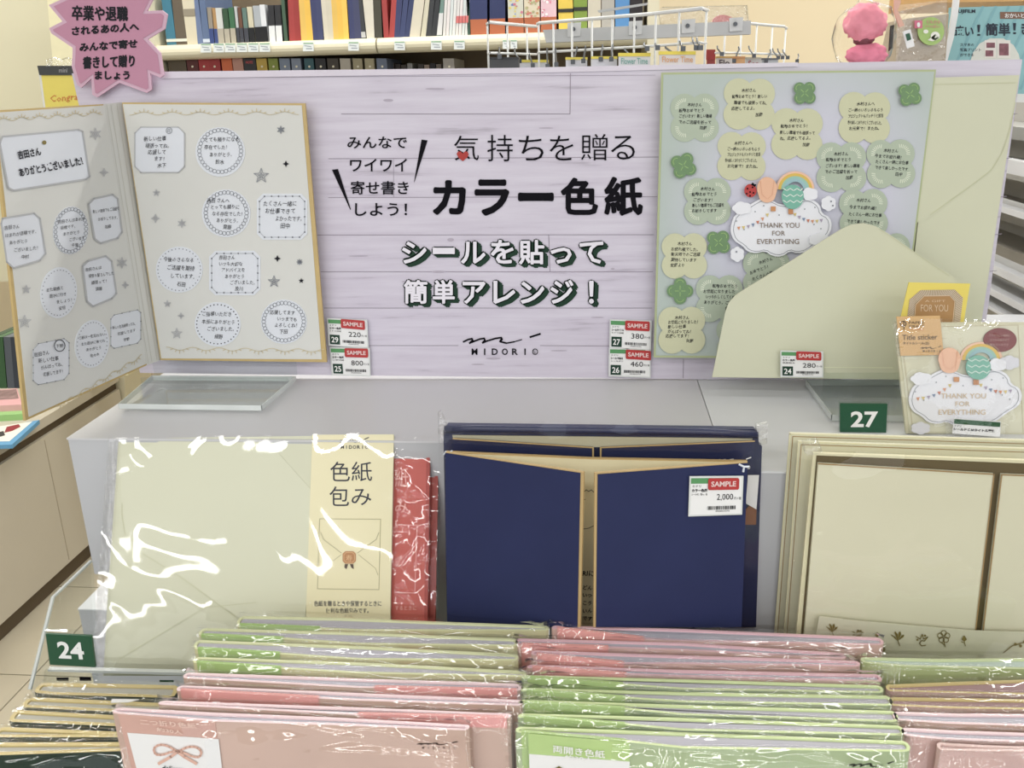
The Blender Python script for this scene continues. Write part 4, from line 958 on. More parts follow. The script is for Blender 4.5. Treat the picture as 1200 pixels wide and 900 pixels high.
class Tm:
    def __init__(s, f, k): s.f = f; s.k = k
    def __call__(s, x, y): return s.f(x, y)
title_sticker(FG, gc, Tm(lambda x, y: (x, y), 1), .0042)
for (x, y, rx, ry) in ((971, 238.5, 8.5, 8.5), (864, 298, 8, 8.5), (960, 281, 12, 7.5)):
    b = B(); b.prism([FG.loc(px, py, .0075) for px, py in cloud(x, y, rx, ry, 6, .1, .5)], .001); b.obj('small_cloud', mat('cloud_white', (232, 233, 240)), gc)
p = Pr(FG, .008); p.dots([(974, 236), (976, 241), (863, 295)], 1.2, 6); p.obj('cloud_dots', GREY_INK, gc)
b = B(); b.prism([FG.loc(x, y, .006) for x, y in ell(879.5, 223.5, 7.2, 7.8, 20)], .0012); lb = b.obj('ladybird', mat('ladybird_red', (190, 44, 42), .4), gc)
p = Pr(FG, .0065); p.dots([(876, 221), (882, 219.5), (879, 225), (875, 227), (883, 226), (879, 229.5)], 1.1, 6); p.poly([(880, 216.5), (882, 213.5), (884, 216), (886.5, 216), (885, 219)]); p.obj('ladybird_spots', INK, lb)
# ================================================================== cream envelopes
ENV = mat('envelope_cream', (206, 207, 180), .65, .3, .012, 30, .05)
ENV2 = mat('envelope_line', (196, 198, 160), .7)
FE2 = FrY(1120, 380, YB - .012)
e2 = thing('envelope', 'tall closed cream envelope behind the open one, at the right end of the sign board', 'envelope', FE2)
slab('body', FE2, [(1095, 91), (1194.5, 88), (1150, 378), (1142, 430), (1052, 430), (1058, 420)], ENV, e2, th=.003)
slab('flap', FE2, [(1094, 91), (1194.5, 88), (1187, 131), (1180, 160), (1172, 182), (1160, 201), (1142, 214), (1090, 255), (1072, 262)], ENV, e2, off=.0006, th=.0005)
p = Pr(FE2, .0009); p.line([(1095, 99), (1190, 97)], .6); p.line([(1190, 120), (1184, 150), (1175, 178), (1162, 199), (1144, 213), (1090, 252)], .7); p.obj('flap_edge', ENV2, e2)
FE = FrY(975, 443, .80)
e1 = thing('envelope', 'cream envelope with its large pointed flap raised, standing in front of the clover card', 'envelope', FE)
flap = [(834.5, 442), (840, 415), (850, 366), (854, 355), (862, 346), (874, 338), (930, 304), (985, 269), (997, 263.5), (1012, 261.5), (1026, 265), (1040, 273), (1085, 304), (1118, 325), (1150, 400), (1146, 446)]
slab('body', FE, flap, ENV, e1, th=.0012)
p = Pr(FE); p.line([(966, 430.5), (1046, 431)], .9); p.obj('fold_line', mat('env_fold', (226, 228, 196), .6), e1)
p = Pr(FE); p.line([(1030, 268), (1085, 305), (1112, 323)], .5); p.obj('flap_edge', ENV2, e1)
# ================================================================== price labels
def price_label(F, q, num, price, jp, jp2, place, tilt=0.0, red=(.33, .0, 1.0, .33)):
    """q: four picture corners TL TR BR BL"""
    (ax, ay), (bx_, by), (cx, cy), (dx, dy) = q
    T = lambda u, v: ((ax * (1 - u) + bx_ * u) * (1 - v) + (dx * (1 - u) + cx * u) * v, (ay * (1 - u) + by * u) * (1 - v) + (dy * (1 - u) + cy * u) * v)
    G = F.at(*T(.5, 1))
    r = thing('price_label', place, 'price label', G, 'price labels with red sample stickers')
    slab('sleeve', G, [T(-.03, -.04), T(1.03, -.04), T(1.03, 1.04), T(-.03, 1.04)], mat('label_sleeve', (214, 218, 216), .25, .6), r, off=.003, th=.0008)
    slab('paper', G, [T(0, 0), T(1, 0), T(1, 1), T(0, 1)], PAPER, r, off=.0034, th=.0004)
    p = Pr(G, .0037); p.poly([T(0, .01), T(.9, .01), T(.9, .16), T(0, .16)]); p.obj('green_band', TAG_GREEN, r)
    fit = lambda p, t, u0, v0, u1, v1, off=.02: p.fit(t, T(u0, v1), T(u1, v1), T(u0, v0), off, res=2)
    p = Pr(G, .0038); fit(p, 'ミドリ', .03, .2, .2, .26, .01); fit(p, jp, .02, .3, .33, .39, .04); fit(p, jp2, .02, .42, .33, .48, .01)
    fit(p, price, .52, .45, .84, .64, .0); fit(p, '円＋税', .86, .54, 1.0, .62, .0)
    x = .36 if num else .34
    random.seed(hash(price) % 97 if False else len(price) * 7 + ord(price[0]))
    while x < .9:
        w_ = random.choice((.008, .012, .02)); p.poly([T(x, .78), T(x + w_, .78), T(x + w_, .88), T(x, .88)]); x += w_ + random.choice((.008, .012, .016))
    fit(p, '4902805333702', .5, .9, .78, .94, .0)
    p.obj('lettering', INK, r)
    if num:
        s = slab('number_square', G, [T(.02, .6), T(.28, .6), T(.28, .97), T(.02, .97)], mat('number_green', (16, 58, 42), .4), r, off=.0039, th=.0003)
        p = Pr(G, .0042); p.fit(num, T(.06, .9), T(.24, .9), T(.06, .68), .015); p.obj('number', WHITE_INK, r)
    u0, v0, u1, v1 = red
    rp = [(u0, v0), (u1, v0 + .02 + tilt), (u1, v1 + .02 + tilt), (u0, v1)]
    slab('sample_sticker', G, [T(*t) for t in [(u0 + .02, v0), (u1 - .02, v0 + tilt), (u1, v0 + .04 + tilt), (u1, v1 - .04 + tilt), (u1 - .02, v1 + tilt), (u0 + .02, v1), (u0, v1 - .04), (u0, v0 + .04)]], RED_STICK, r, off=.0044, th=.0004)
    p = Pr(G, .0047); h = v1 - v0; fitp = lambda u, v: T(u, v + tilt * (u - u0) / (u1 - u0))
    p.fit('SAMPLE', fitp(u0 + .06, v1 - h * .28), fitp(u1 - .06, v1 - h * .28), fitp(u0 + .06, v0 + h * .26), .03); p.obj('sample_lettering', mat('sample_text', (232, 200, 196), .5), r)
    return r
FBf = FrY(600, 440, YB - .001)
price_label(FBf, [(384.5, 374), (429, 376), (430.5, 407), (386, 404)], '29', '220', 'カラー色紙', 'ミドリ台紙', 'price label numbered 29, upper of two beside the open message card', .03, (.33, -.03, .96, .32))
price_label(FBf, [(387.5, 408), (432, 409), (433, 440), (390, 438.5)], '25', '800', 'カラー色紙', '二つ折り色紙', 'price label numbered 25, lower of two beside the open message card', .0, (.36, -.01, .98, .33))
price_label(FBf, [(716, 375.5), (762.5, 377), (761.5, 409.5), (715.5, 407)], '27', '380', 'シールタイトル', 'ミドリ台紙', 'price label numbered 27, upper of the two beside the clover card', .01, (.36, -.01, .98, .34))
price_label(FBf, [(715, 409), (761, 410), (761, 441.5), (714.5, 440)], '26', '460', 'シールで貼る', 'シールダリ', 'price label numbered 26, lower of the two beside the clover card', .03, (.4, .01, 1.04, .36))
price_label(FrY(940, 440, .798), [(916, 412), (963.5, 413), (963.5, 441.5), (916, 441)], '24', '280', 'カラー色紙', '色紙包み', 'price label numbered 24, on the foot of the raised flap envelope', .01, (.36, -.02, .98, .33))
# ================================================================== acrylic stands
def plate_on(name, poly, z, th, parent, mt=ACRYL, edge=True):
    c = parent.matrix_world.translation; pts = [onz(x, y, z) - c for x, y in poly]; n = len(pts)
    b = B(); lo = [p_ - Vector((0, 0, th)) for p_ in pts]
    b.add(pts + lo, [tuple(range(n))[::-1], tuple(n + i for i in range(n))] + [(i, (i + 1) % n, n + (i + 1) % n, n + i) for i in range(n)])
    b.obj(name, mt, parent)
    if edge:
        b = B()
        for i in range(n):
            a, q = pts[i], pts[(i + 1) % n]; d = (q - a).normalized(); nn = d.cross(Vector((0, 0, 1))) * .0006
            b.add([a + nn, q + nn, q + nn - Vector((0, 0, th)), a + nn - Vector((0, 0, th)), a - nn, q - nn, q - nn - Vector((0, 0, th)), a - nn - Vector((0, 0, th))], [(0, 1, 2, 3), (4, 7, 6, 5), (0, 4, 5, 1), (3, 2, 6, 7)])
        b.obj('polished_edge', ACRYL_EDGE, parent)
st = thing('acrylic_stand', 'clear acrylic stand on the left riser below the open card', 'stand', Fr(onz(240, 465, ZP)))
plate_on('base_plate', [(139, 473), (306, 475), (346, 441), (178, 440)], ZP + .0085, .005, st)
c = st.matrix_world.translation
b = B(); q0 = onz(166, 452, ZP + .006) - c; q1 = onz(335, 455, ZP + .006) - c
b.box(q0.x, q1.x, .852 - c.y - .004, .852 - c.y - .0015, .0085, .2); b.obj('upright_plate', ACRYL, st)
b = B(); b.box(q0.x, q1.x, q0.y, q0.y + .003, .0085, .014); b.obj('ledge', ACRYL, st)
st = thing('acrylic_stand', 'clear acrylic stand on the right riser behind plate 27', 'stand', Fr(onz(1010, 480, ZP)))
plate_on('base_plate', [(975, 486), (1140, 487), (1100, 445), (945, 445)], ZP + .0065, .0055, st)
b = B(); c = st.matrix_world.translation; q0 = onz(963, 466, ZP + .006) - c; b.box(q0.x, q0.x + .2, .79 - c.y, .7925 - c.y, .0065, .03); b.obj('upright_plate', ACRYL, st)
# number plates
FN = FrY(1012, 507, onz(1012, 507, ZP).y)
n27 = thing('number_plate', 'dark green number plate reading 27 standing on the right riser', 'number plate', FN, 'green number plates')
slab('plate', FN, [(984.5, 473), (1040, 473.5), (1038.5, 507), (984.5, 506.5)], SIGN_GREEN, n27, th=.002)
p = Pr(FN); p.box('27', 997, 482, 1029, 501, .028); p.obj('number', WHITE_INK, n27)
slab('clear_holder', FN, [(983, 471), (1042, 471.5), (1040, 509), (983, 508.5)], ACRYL, n27, off=-.0022, th=.002)
# ================================================================== title sticker pack and the yellow card behind it
zt_ = ZP
FT = Fr2((1060, 509), (1210, 509), zt_, lean=.12)
FY = FrY(1098, 420, .745)
yc = thing('sticker_card', 'yellow card with a brown octagonal FOR YOU label, behind the title sticker pack', 'card', FY)
slab('card', FY, [(1065, 331), (1137, 332.5), (1126, 398), (1050, 396)], mat('card_yellow', (232, 212, 84), .5), yc, th=.001)
slab('fringe', FY, [(1079, 340), (1119, 339.5), (1128.5, 349), (1123, 396), (1060, 396), (1066, 351)], mat('fringe_brown', (170, 146, 104), .5), yc, off=.0004, th=.0003)
p = Pr(FY, .0008)
fr_o = [(1060, 396), (1066, 351), (1079, 340), (1119, 339.5), (1128.5, 349), (1123, 396)]; fr_i = [(1068, 396), (1072, 356), (1082, 346.5), (1114, 346), (1120, 353), (1117, 396)]
for (a, b_), (c, d) in zip(zip(fr_o, fr_o[1:]), zip(fr_i, fr_i[1:])):
    L = math.hypot(b_[0] - a[0], b_[1] - a[1]); k = int(L / 1.7)
    for i in range(k):
        t = i / k; p.line([(a[0] + (b_[0] - a[0]) * t, a[1] + (b_[1] - a[1]) * t), (c[0] + (d[0] - c[0]) * t, c[1] + (d[1] - c[1]) * t)], .6)
p.obj('fringe_stripes', mat('fringe_pale', (226, 210, 190), .5), yc)
slab('label', FY, [(1070, 396), (1073, 357), (1083, 347), (1113, 346.5), (1119, 353), (1115, 396)], mat('kraft_brown', (178, 134, 78), .5), yc, off=.001, th=.0003)
p = Pr(FY, .0014); p.line([(1070, 396), (1073, 357), (1083, 347), (1113, 346.5), (1119, 353), (1115, 396)], .8); p.box('FOR YOU', 1079, 357, 1111, 365, .0); p.box('A GIFT', 1084, 351.5, 1108, 354, .0); p.obj('lettering', mat('label_pale', (222, 196, 160), .5), yc)
tp = thing('title_sticker_pack', 'film wrapped cloud title sticker packet with a kraft label at the right edge', 'sticker pack', FT)
slab('backing_card', FT, [(1048, 378), (1215, 378), (1215, 509), (1062, 508)], mat('pack_backing', (206, 202, 172), .6), tp, th=.003)
slab('front_card', FT, [(1052, 380.5), (1215, 381), (1215, 507), (1066, 506)], mat('pack_card', (214, 212, 186), .6), tp, off=.0006, th=.0006)
p = Pr(FT, .0009); p.line([(1055, 383.5), (1193, 381), (1199, 507)], .6); p.line([(1055, 383.5), (1070, 506)], .6); p.obj('card_edge', mat('pack_line', (186, 172, 134), .6), tp)
kl = slab('kraft_label', FT, [(1050.5, 371), (1101.5, 370), (1106, 416), (1055.5, 417)], mat('kraft', (214, 172, 112), .6, .3, .03), tp, off=.003, th=.0008)
p = Pr(FT, .0034); p.line(ell(1058.5, 379.5, 3.4, 3, 14), .9, closed=True); p.line([(1059, 376), (1059.4, 386)], .9); p.box('PAPER', 1065, 376.6, 1083, 379.6, .0); p.box('CRAFT', 1065, 381, 1083.5, 384, .0)
p.box('Title sticker', 1057.5, 392.5, 1098.5, 398.5, .0, sl=-.02); p.nat('タイトルシール(立)', 1058, 403.5, 3.6, 0, .01, hand=False); midori(p, 1079, 405.5, 1103, 412.5, .6)
p.obj('lettering', mat('kraft_ink', (62, 46, 36), .5), kl)
p = Pr(FT, .0035); p.nat('アナタの気持ち', 1065, 387, 2.6, 0, .0, hand=False); p.obj('orange_lettering', mat('kraft_orange', (206, 96, 60), .5), kl)
ov = slab('oval_seal', FT, ell(1172, 398.5, 19.5, 14, 30), mat('oval_maroon', (128, 56, 56), .5), tp, off=.0022, th=.0006)
p = Pr(FT, .0026); p.box('アナタらしい色紙に', 1159, 391.5, 1184, 394.5, .0); p.box('タイトルをのせて', 1160, 397, 1183, 400, .0); p.box('贈るシールです', 1160, 402.5, 1182, 405.5, .0); p.obj('lettering', mat('oval_text', (206, 170, 160), .5), ov)
# cloud design mapped from the clover card's (centre 916,268) onto this pack
title_sticker(FT, tp, Tm(lambda x, y: (1132 + (x - 916) * 1.12, 468 + (y - 268) * 1.0), 1.0), .0018, col_words=mat('title_tan', (206, 180, 140), .5))
slab('small_cloud', FT, cloud(1183, 425, 12, 8, 6, .1), mat('cloud_grey', (214, 214, 222), .5), tp, off=.004, th=.001)
slab('small_cloud', FT, cloud(1079, 502, 11, 7, 6, .1), mat('cloud_grey', (214, 214, 222), .5), tp, off=.006, th=.001)
ll = slab('shop_label', FT, [(1118, 490), (1173, 494), (1172, 512), (1116, 508)], PAPER, tp, off=.011, th=.0005)
p = Pr(FT, .0115); p.poly([(1118.5, 491), (1172.5, 495), (1172, 500.5), (1118, 496.5)]); p.obj('green_band', mat('label_dark_green', (24, 84, 44), .5), ll)
p = Pr(FT, .0116); p.fit('シールＰＣＭタイトル雲箔', (1117, 504.5), (1166, 507), (1117.4, 501), .04); p.nat('ミドリ', 1118, 500, 3, .06, .01, hand=False); p.obj('lettering', INK, ll)
def film_sheet(name, F, q, off, parent, mt, nu=36, nv=30, amp=.0012, fr=14, seed=0, thick=.0, edge=0.0):
    """a wrinkled sheet of clear film over the picture quad q (TL TR BR BL) on the plane F"""
    (ax, ay), (bx_, by), (cx, cy), (dx, dy) = q; b = B(); vs = []
    for j in range(nv + 1):
        for i in range(nu + 1):
            u, v = i / nu, j / nv
            x = (ax * (1 - u) + bx_ * u) * (1 - v) + (dx * (1 - u) + cx * u) * v; y = (ay * (1 - u) + by * u) * (1 - v) + (dy * (1 - u) + cy * u) * v
            P = F.loc(x, y, off); e_ = 1 + edge * max(0, 1 - min(u, 1 - u, v, 1 - v) * 8)
            n_ = noise.noise(Vector((P.x * fr * 1.0 + seed, P.z * fr * .8, seed))) + .5 * noise.noise(Vector((P.x * fr * 3 + seed, P.z * fr * 2.2, seed + 4)))
            vs.append((P.x, P.y - abs(amp) * (1 + n_ * e_), P.z))
    b.add(vs, [(j * (nu + 1) + i, (j + 1) * (nu + 1) + i, (j + 1) * (nu + 1) + i + 1, j * (nu + 1) + i + 1) for j in range(nv) for i in range(nu)])
    return b.obj(name, mt, parent, smooth=True)
film_sheet('film', FT, [(1042, 372), (1215, 375), (1215, 509), (1060, 508)], .013, tp, film_mat('pack_film', 1.7, .04, .5, 12, dist=.008), amp=.005, fr=16, seed=3, edge=1)
# ================================================================== cream envelope pack (plate 24) and the red ones
LE = math.radians(28)
o0 = onz(300, 511, ZP + .002)
FV0 = Fr(Vector((o0.x, o0.y, o0.z)), 0, LE)
FV = FV0.at(290, 790)
CE = mat('pack_cream', (210, 211, 186), .6, .3, .012, 12)
ev = thing('envelope_pack', 'film wrapped cream envelope pack with a pale yellow band, behind plate 24', 'envelope pack', FV)
slab('envelope', FV, [(139, 514), (461, 509.5), (457, 722), (460, 792), (121, 792), (126, 700)], CE, ev, th=.004)
slab('flap', FV, smooth_poly([(139, 514), (366, 511), (358, 760), (341, 757), (280, 725), (213, 677), (165, 648), (148, 632), (143, 605)], 1), mat('pack_flap', (213, 214, 190), .6, .3, .012, 12), ev, off=.0006, th=.0005)
p = Pr(FV, .0009); p.line([(143, 590), (143, 605), (147, 628), (163, 646), (213, 677), (280, 726)], .9); p.line([(140, 772), (180, 748), (240, 712), (300, 706)], .7); p.obj('flap_edge', mat('pack_flap_line', (200, 201, 168), .7), ev)
bd = slab('paper_band', FV, [(366, 509.5), (461.5, 509), (457, 735), (358, 735)], mat('band_yellow', (232, 224, 184), .55, .35, .01), ev, off=.001, th=.0005)
p = Pr(FV, .0013); midori(p, 396, 512.5, 432, 526, 1.0)
p.box('色', 387, 541, 410, 564, .0); p.box('紙', 412, 541, 436, 564, .0); p.box('包', 386, 570, 409, 593, .0); p.box('み', 412, 573, 435, 592, .0)
p.box('色紙を贈るときや保管するときに', 368, 704, 447, 710.5, .01); p.box('便利な色紙包みです。', 382, 712.5, 432, 718.5, .01)
p.obj('lettering', mat('ink_blueblack', (34, 38, 56), .5), bd)
p = Pr(FV, .0013)
p.line([(374.5, 608), (446, 608.5), (444, 691), (372, 690)], .8, closed=True)
p.line([(376, 624), (379, 632), (400, 648)], .8); p.line([(444, 624), (441, 632), (419, 648)], .8); p.line([(400, 650), (376, 668), (374, 676)], .6); p.line([(420, 650), (440, 666), (443, 674)], .6)
p.obj('envelope_drawing', mat('drawing_line', (176, 170, 130), .6), bd)
p = Pr(FV, .0016); p.poly(oct_(401.5, 646, 417, 660.5, 3)); p.obj('seal_print', mat('seal_copper', (186, 128, 74), .5), bd)
p = Pr(FV, .0016); p.poly([(404, 661), (408, 661), (406, 667), (403.5, 665)]); p.poly([(410, 661), (414, 661), (414.5, 667), (411.5, 665)]); p.obj('seal_ribbon', mat('seal_ribbon', (84, 64, 50), .5), bd)
p = Pr(FV, .0018); p.line(oct_(403, 647.5, 415.5, 659, 2.5), .6, closed=True); p.nat('寿', 405, 657, 8, 0, .0, hand=False); p.obj('seal_lettering', mat('seal_pale', (220, 180, 130), .5), bd)
film_sheet('film', FV, [(127, 513), (463, 507), (459, 792), (107, 792)], .003, ev, film_mat('envelope_film', 1.5, .04, .28, 6, dist=.01), 80, 70, .0011, 9, 2, edge=3.2)
b = B(); q = [FV.loc(x, y, .003) for x, y in ((127, 513), (139, 513), (121, 792), (107, 792))]; b.prism(q, .008); b.obj('folded_film_side', FILM_CRINKLE, ev)
RED = mat('pack_red', (200, 84, 74), .5, .4, .02)
for k, (q, lb, of) in enumerate((([(462, 515), (504, 513), (501, 730), (458, 730)], 'red envelope pack tucked directly behind the cream one', -.006), ([(470, 518), (514, 515.5), (510, 730), (466, 730)], 'red envelope pack at the very back, only its edge in view', -.014))):
    G = FV.at((q[0][0] + q[1][0]) / 2, 730, of)
    r = thing('envelope_pack', lb, 'envelope pack', G)
    slab('envelope', G, q, RED if k == 0 else mat('pack_red_b', (188, 70, 60), .5), r, th=.004)
    slab('side_fold', G, [(q[1][0] - 4, q[1][1]), (q[1][0], q[1][1]), (q[2][0], 730), (q[2][0] - 4, 730)], mat('red_edge', (176, 62, 54), .5), r, off=.0006, th=.0006)
    if k == 0:
        p = Pr(G, .001); p.box('紙', 463, 548, 479, 571, .0); p.box('み', 463, 586, 477, 601, .0); p.box('するときに', 463, 710, 488, 715, .0); p.line([(463, 615), (489, 615.5), (486, 695), (462, 694)], .7); p.line([(488, 628), (486, 640), (464, 660), (486, 680)], .5); p.obj('white_lettering', mat('red_pale', (232, 176, 168), .5), r)
    film_sheet('film', G, [(q[0][0], q[0][1] - 2), (q[1][0] + 2, q[1][1] - 2), (q[2][0] + 2, 730), (q[3][0], 730)], .002, r, film_mat('red_film', 1.5, .05, .4, 24, dist=.006), 14, 50, .0016, 26, 9 + k, edge=1)
# ================================================================== acrylic holder with plate 24
FH = FrY(140, 795, .575)
hd = thing('acrylic_holder', 'clear acrylic holder at the lower left, around the cream envelope pack', 'holder', FH)
Xs = onY(62, 700, .60).x; OH = FH.M.translation
side = [onX(x, y, Xs) - OH for x, y in ((106, 658), (62, 700), (35, 808), (60, 850), (112, 800))]
b = B(); n_ = len(side); b.add(side + [q + Vector((.003, 0, 0)) for q in side], [tuple(range(n_)), tuple(2 * n_ - 1 - i for i in range(n_))] + [(i, n_ + i, n_ + (i + 1) % n_, (i + 1) % n_) for i in range(n_)])
b.obj('side_panel', ACRYL, hd)
b = B(); b.tube([side[0], side[1], side[2]], .0016, 6); b.obj('polished_edge', ACRYL_EDGE, hd)
b = B(); b.prism([FH.loc(x, y) for x, y in ((52, 786), (236, 790), (236, 812), (50, 808))], .003); b.obj('front_lip', ACRYL, hd)
b = B(); b.prism([FH.loc(x, y, .0005) for x, y in ((56, 784.5), (236, 789), (236, 792), (56, 787))], .004); b.obj('polished_edge', ACRYL_EDGE, hd)
p = Pr(FH, .001); p.poly([(66, 794), (80.5, 794), (80.5, 798), (66.5, 798)]); p.poly([(93, 793), (106.5, 793.5), (107, 798), (93.5, 798)]); p.obj('black_pad', INK, hd)
p = Pr(FH, .001); p.poly([(187, 797), (203.5, 797), (203.5, 799.5), (187, 799.5)]); p.obj('green_pad', SIGN_GREEN, hd)
F24 = FrY(83, 781, .500)
n24 = thing('number_plate', 'dark green number plate reading 24 on the front of the acrylic holder', 'number plate', F24, 'green number plates')
slab('plate', F24, [(53.5, 743), (107, 745.5), (111.5, 782), (58.5, 779)], SIGN_GREEN, n24, th=.0018)
p = Pr(F24); p.fit('24', (69, 771.5), (99.5, 773), (66, 751.5), .028); p.obj('number', WHITE_INK, n24)
slab('clear_sleeve', F24, [(52, 739), (107, 742), (112.5, 784), (57.5, 781)], film_mat('sleeve', 1.5, .05, .1, 20, tint=(.97, .98, .98)), n24, off=.001, th=.003)
# ================================================================== navy gatefold cards
NAVY = mat('navy_cover', (34, 42, 84), .62, .25, .10, 14, .25)
NAVYD = mat('navy_cover_back', (34, 42, 80), .35, .5, .05, 14)
GE = mat('gilt_line', (190, 160, 104), .45, .5, .05, 60)
CRM = mat('navy_inner', (222, 214, 176), .6)
FK = FrY(705, 730, .637)
bk = thing('gatefold_card_pack', 'navy gatefold card pack behind the sample, with a white maker mark', 'card pack', FK)
slab('back_cover', FK, [(519.5, 504), (524, 498.5), (884, 503), (889, 508), (889, 520), (893, 523), (886, 735), (524, 735)], NAVYD, bk, th=.006)
b = B(); b.tube([FK.loc(x, y, .002) for x, y in ((521, 503), (560, 502), (700, 504), (830, 506), (888, 509))], .003, 8); b.obj('rounded_spine', NAVYD, bk, smooth=True)
slab('inner_sheet', FK, [(530, 510), (882, 514), (880, 522), (697, 524), (531, 514)], mat('inner_beige', (186, 180, 150), .6), bk, off=.0012, th=.001)
for q in ([(531, 514), (695, 524.5), (695, 735), (531, 735)], [(704, 524.5), (884, 517), (884, 735), (703, 735)]):
    o = slab('door', FK, q, NAVYD, bk, off=.0035, th=.002)
    p = Pr(FK, .0045); p.line([q[0], q[1]], 1.6); p.line([q[1] if q[0][0] < 600 else q[0], q[2] if q[0][0] < 600 else q[3]], 2); p.obj('gilt_edge', GE, o)
p = Pr(FK, .006); midori(p, 839, 535, 880, 549, 1.1, .02); p.obj('maker_logo', WHITE_INK, bk)
slab('side_label', FK, [(876.5, 557), (889.5, 557), (886.5, 597), (874, 590)], PAPER, bk, off=.005, th=.0005)
slab('brown_label', FK, [(873, 598), (887, 584), (886, 615), (872, 615)], mat('side_brown', (134, 84, 58), .5), bk, off=.0045, th=.0005)
film_sheet('film', FK, [(514, 492), (896, 500), (891, 735), (517, 735)], .0065, bk, FILM_TIGHT, 40, 24, .0015, 12, 31, edge=2)
for q in ([(513, 484), (516, 483), (523, 500), (519, 520), (514, 520)], [(886, 500), (900, 497), (899, 520), (890, 522)]):
    b = B(); b.prism([FK.loc(x, y, .006) for x, y in q], .006); b.obj('film_ear', FILM_CRINKLE, bk)
# front sample, doors ajar
zN = EYE - .262
a0 = onz(522, 530, zN); 
FNv = Fr(Vector((a0.x, a0.y, zN)), 0, .05)
FN0 = FNv.at(700, 735)
nv = thing('gatefold_card', 'navy gatefold sample card with gilt edges, its two doors slightly ajar', 'card', FN0)
slab('back_board', FN0, [(522, 529.5), (692, 537), (876, 540.5), (869, 735), (524, 735)], GE, nv, th=.003)
slab('inner_sheet', FN0, [(524, 531), (692, 538.5), (874, 542), (868, 735), (526, 735)], CRM, nv, off=.0004, th=.0004)
zN2 = zN + .002
def door(p1, p2, poly_, gilt, nm_='door'):
    F = Fr2(p1, p2, zN2, .05)
    o = slab(nm_, F, poly_, GE, None, off=.0, th=.0026); inplane(o, F, nv)
    (a, b_, c, d) = poly_
    return F, o
F1, d1 = door((522, 530), (684, 553.5), [(522, 530), (684, 553.5), (680, 735), (524, 735)], None)
slab('cloth_face', F1, [(522, 531), (680, 554.5), (676.5, 735), (524, 735)], NAVY, d1, off=.0007, th=.0006)
F2, d2 = door((697, 554.5), (876, 541.5), [(697, 554.5), (876, 541.5), (869, 735), (695.5, 735)], None)
slab('cloth_face', F2, [(700.5, 556), (876, 542.8), (869, 735), (698.5, 735)], NAVY, d2, off=.0007, th=.0006)
p = Pr(FN0, .001)
p.line([(684, 577), (687, 574), (690, 576), (693, 574), (696, 577)], .7); p.line([(684, 586), (686, 585)], .6); p.line([(683, 620), (690, 619), (696, 616)], .7)
for t, y in (('RIに', 675), ('どんな', 691), ('いつも', 700), ('こうこう', 709), ('いんな', 718), ('です', 727)): p.nat(t, 682, y, 6 if y > 680 else 8, 0, .02)
p.obj('inner_lettering', PEN, nv)
price_label(F2.at(840, 600), [(810, 560), (869.5, 559.5), (868, 601.5), (808.5, 603.5)], None, '2,000', 'カラー色紙', 'シール付、箱入、金', 'price label of 2,000 yen on the right door of the navy sample card', .0, (.34, .02, .95, .34))
b = B(); b.tube([FN0.loc(x, y, .001) for x, y in ((520, 533), (522, 529), (527, 530), (530, 528))], .0006, 5); b.obj('film_scrap', mat('scrap_white', (214, 220, 232), .4), nv); b = B(); b.tube([FN0.loc(x, y, .03) for x, y in ((866, 544), (872, 547), (878, 547), (872, 547), (871, 553))], .0008, 5); b.obj('film_scrap', mat('scrap_white', (214, 220, 232), .4), nv)
# ================================================================== cream gatefold folders at the right
CF = mat('cream_cover', (216, 213, 184), .6, .3, .02, 10, .1)
CFe = mat('cream_edge', (222, 216, 176), .5)
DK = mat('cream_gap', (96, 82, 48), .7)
BR = mat('bronze_line', (160, 128, 76), .45, .5)
lay = [('gatefold_folder_pack', 'rearmost cream folder pack on the right, only its top and left edges showing', [(926, 508.5), (1215, 517), (1215, 745), (908, 745)], .634, 'rear'),
       ('gatefold_folder_pack', 'middle cream folder pack on the right, between the front and rear ones', [(936, 518), (1215, 527), (1215, 745), (919, 745)], .624, 'middle')]
for nm_, lb, q, Y, _ in lay:
    F = FrY(1060, 745, Y); r = thing(nm_, lb, 'card pack', F)
    slab('cover', F, q, CF, r, th=.004)
    p = Pr(F, .0005); p.line([q[3], q[0], q[1]], 1.6); p.obj('pale_edge', CFe, r)
    p = Pr(F, .0006); p.line([(q[3][0] + 3, q[3][1]), (q[0][0] + 3, q[0][1] + 3), (q[1][0], q[1][1] + 3.5)], .9); p.obj('bronze_edge', BR, r)
    film_sheet('film', F, [(q[0][0] - 3, q[0][1] - 2), (1215, q[1][1] - 2), (1215, 745), (q[3][0] - 3, 745)], .002, r, FILM_TIGHT, 30, 24, .0014, 12, Y * 50, edge=2)
F = FrY(1080, 770, .606)
fp = thing('gatefold_folder_pack', 'front cream folder pack on the right, dark gap between its two doors', 'card pack', F)
slab('back_board', F, [(953, 531), (1215, 540), (1215, 775), (930, 775)], CFe, fp, th=.003)
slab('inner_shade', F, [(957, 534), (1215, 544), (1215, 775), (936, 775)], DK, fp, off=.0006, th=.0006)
Fd = F
d = slab('door', F, [(959, 543.5), (1165, 556), (1139, 775), (940, 775)], CF, fp, off=.004, th=.003)
p = Pr(F, .0046); p.line([(959, 543.5), (1165, 556), (1139, 775)], 1.5); p.obj('bronze_edge', BR, d)
d = slab('door', F, [(1174, 556.5), (1215, 558), (1215, 775), (1148, 775)], CF, fp, off=.004, th=.003)
p = Pr(F, .0046); p.line([(1215, 558), (1174, 556.5), (1148, 775)], 1.5); p.obj('bronze_edge', BR, d)
fs = slab('flower_strip', F, smooth_poly([(960, 722), (1000, 727), (1080, 734), (1140, 739), (1215, 741), (1215, 780), (950, 780)], 0), mat('flower_paper', (208, 206, 180), .5), fp, off=.010, th=.0006)
p = Pr(F, .0109)
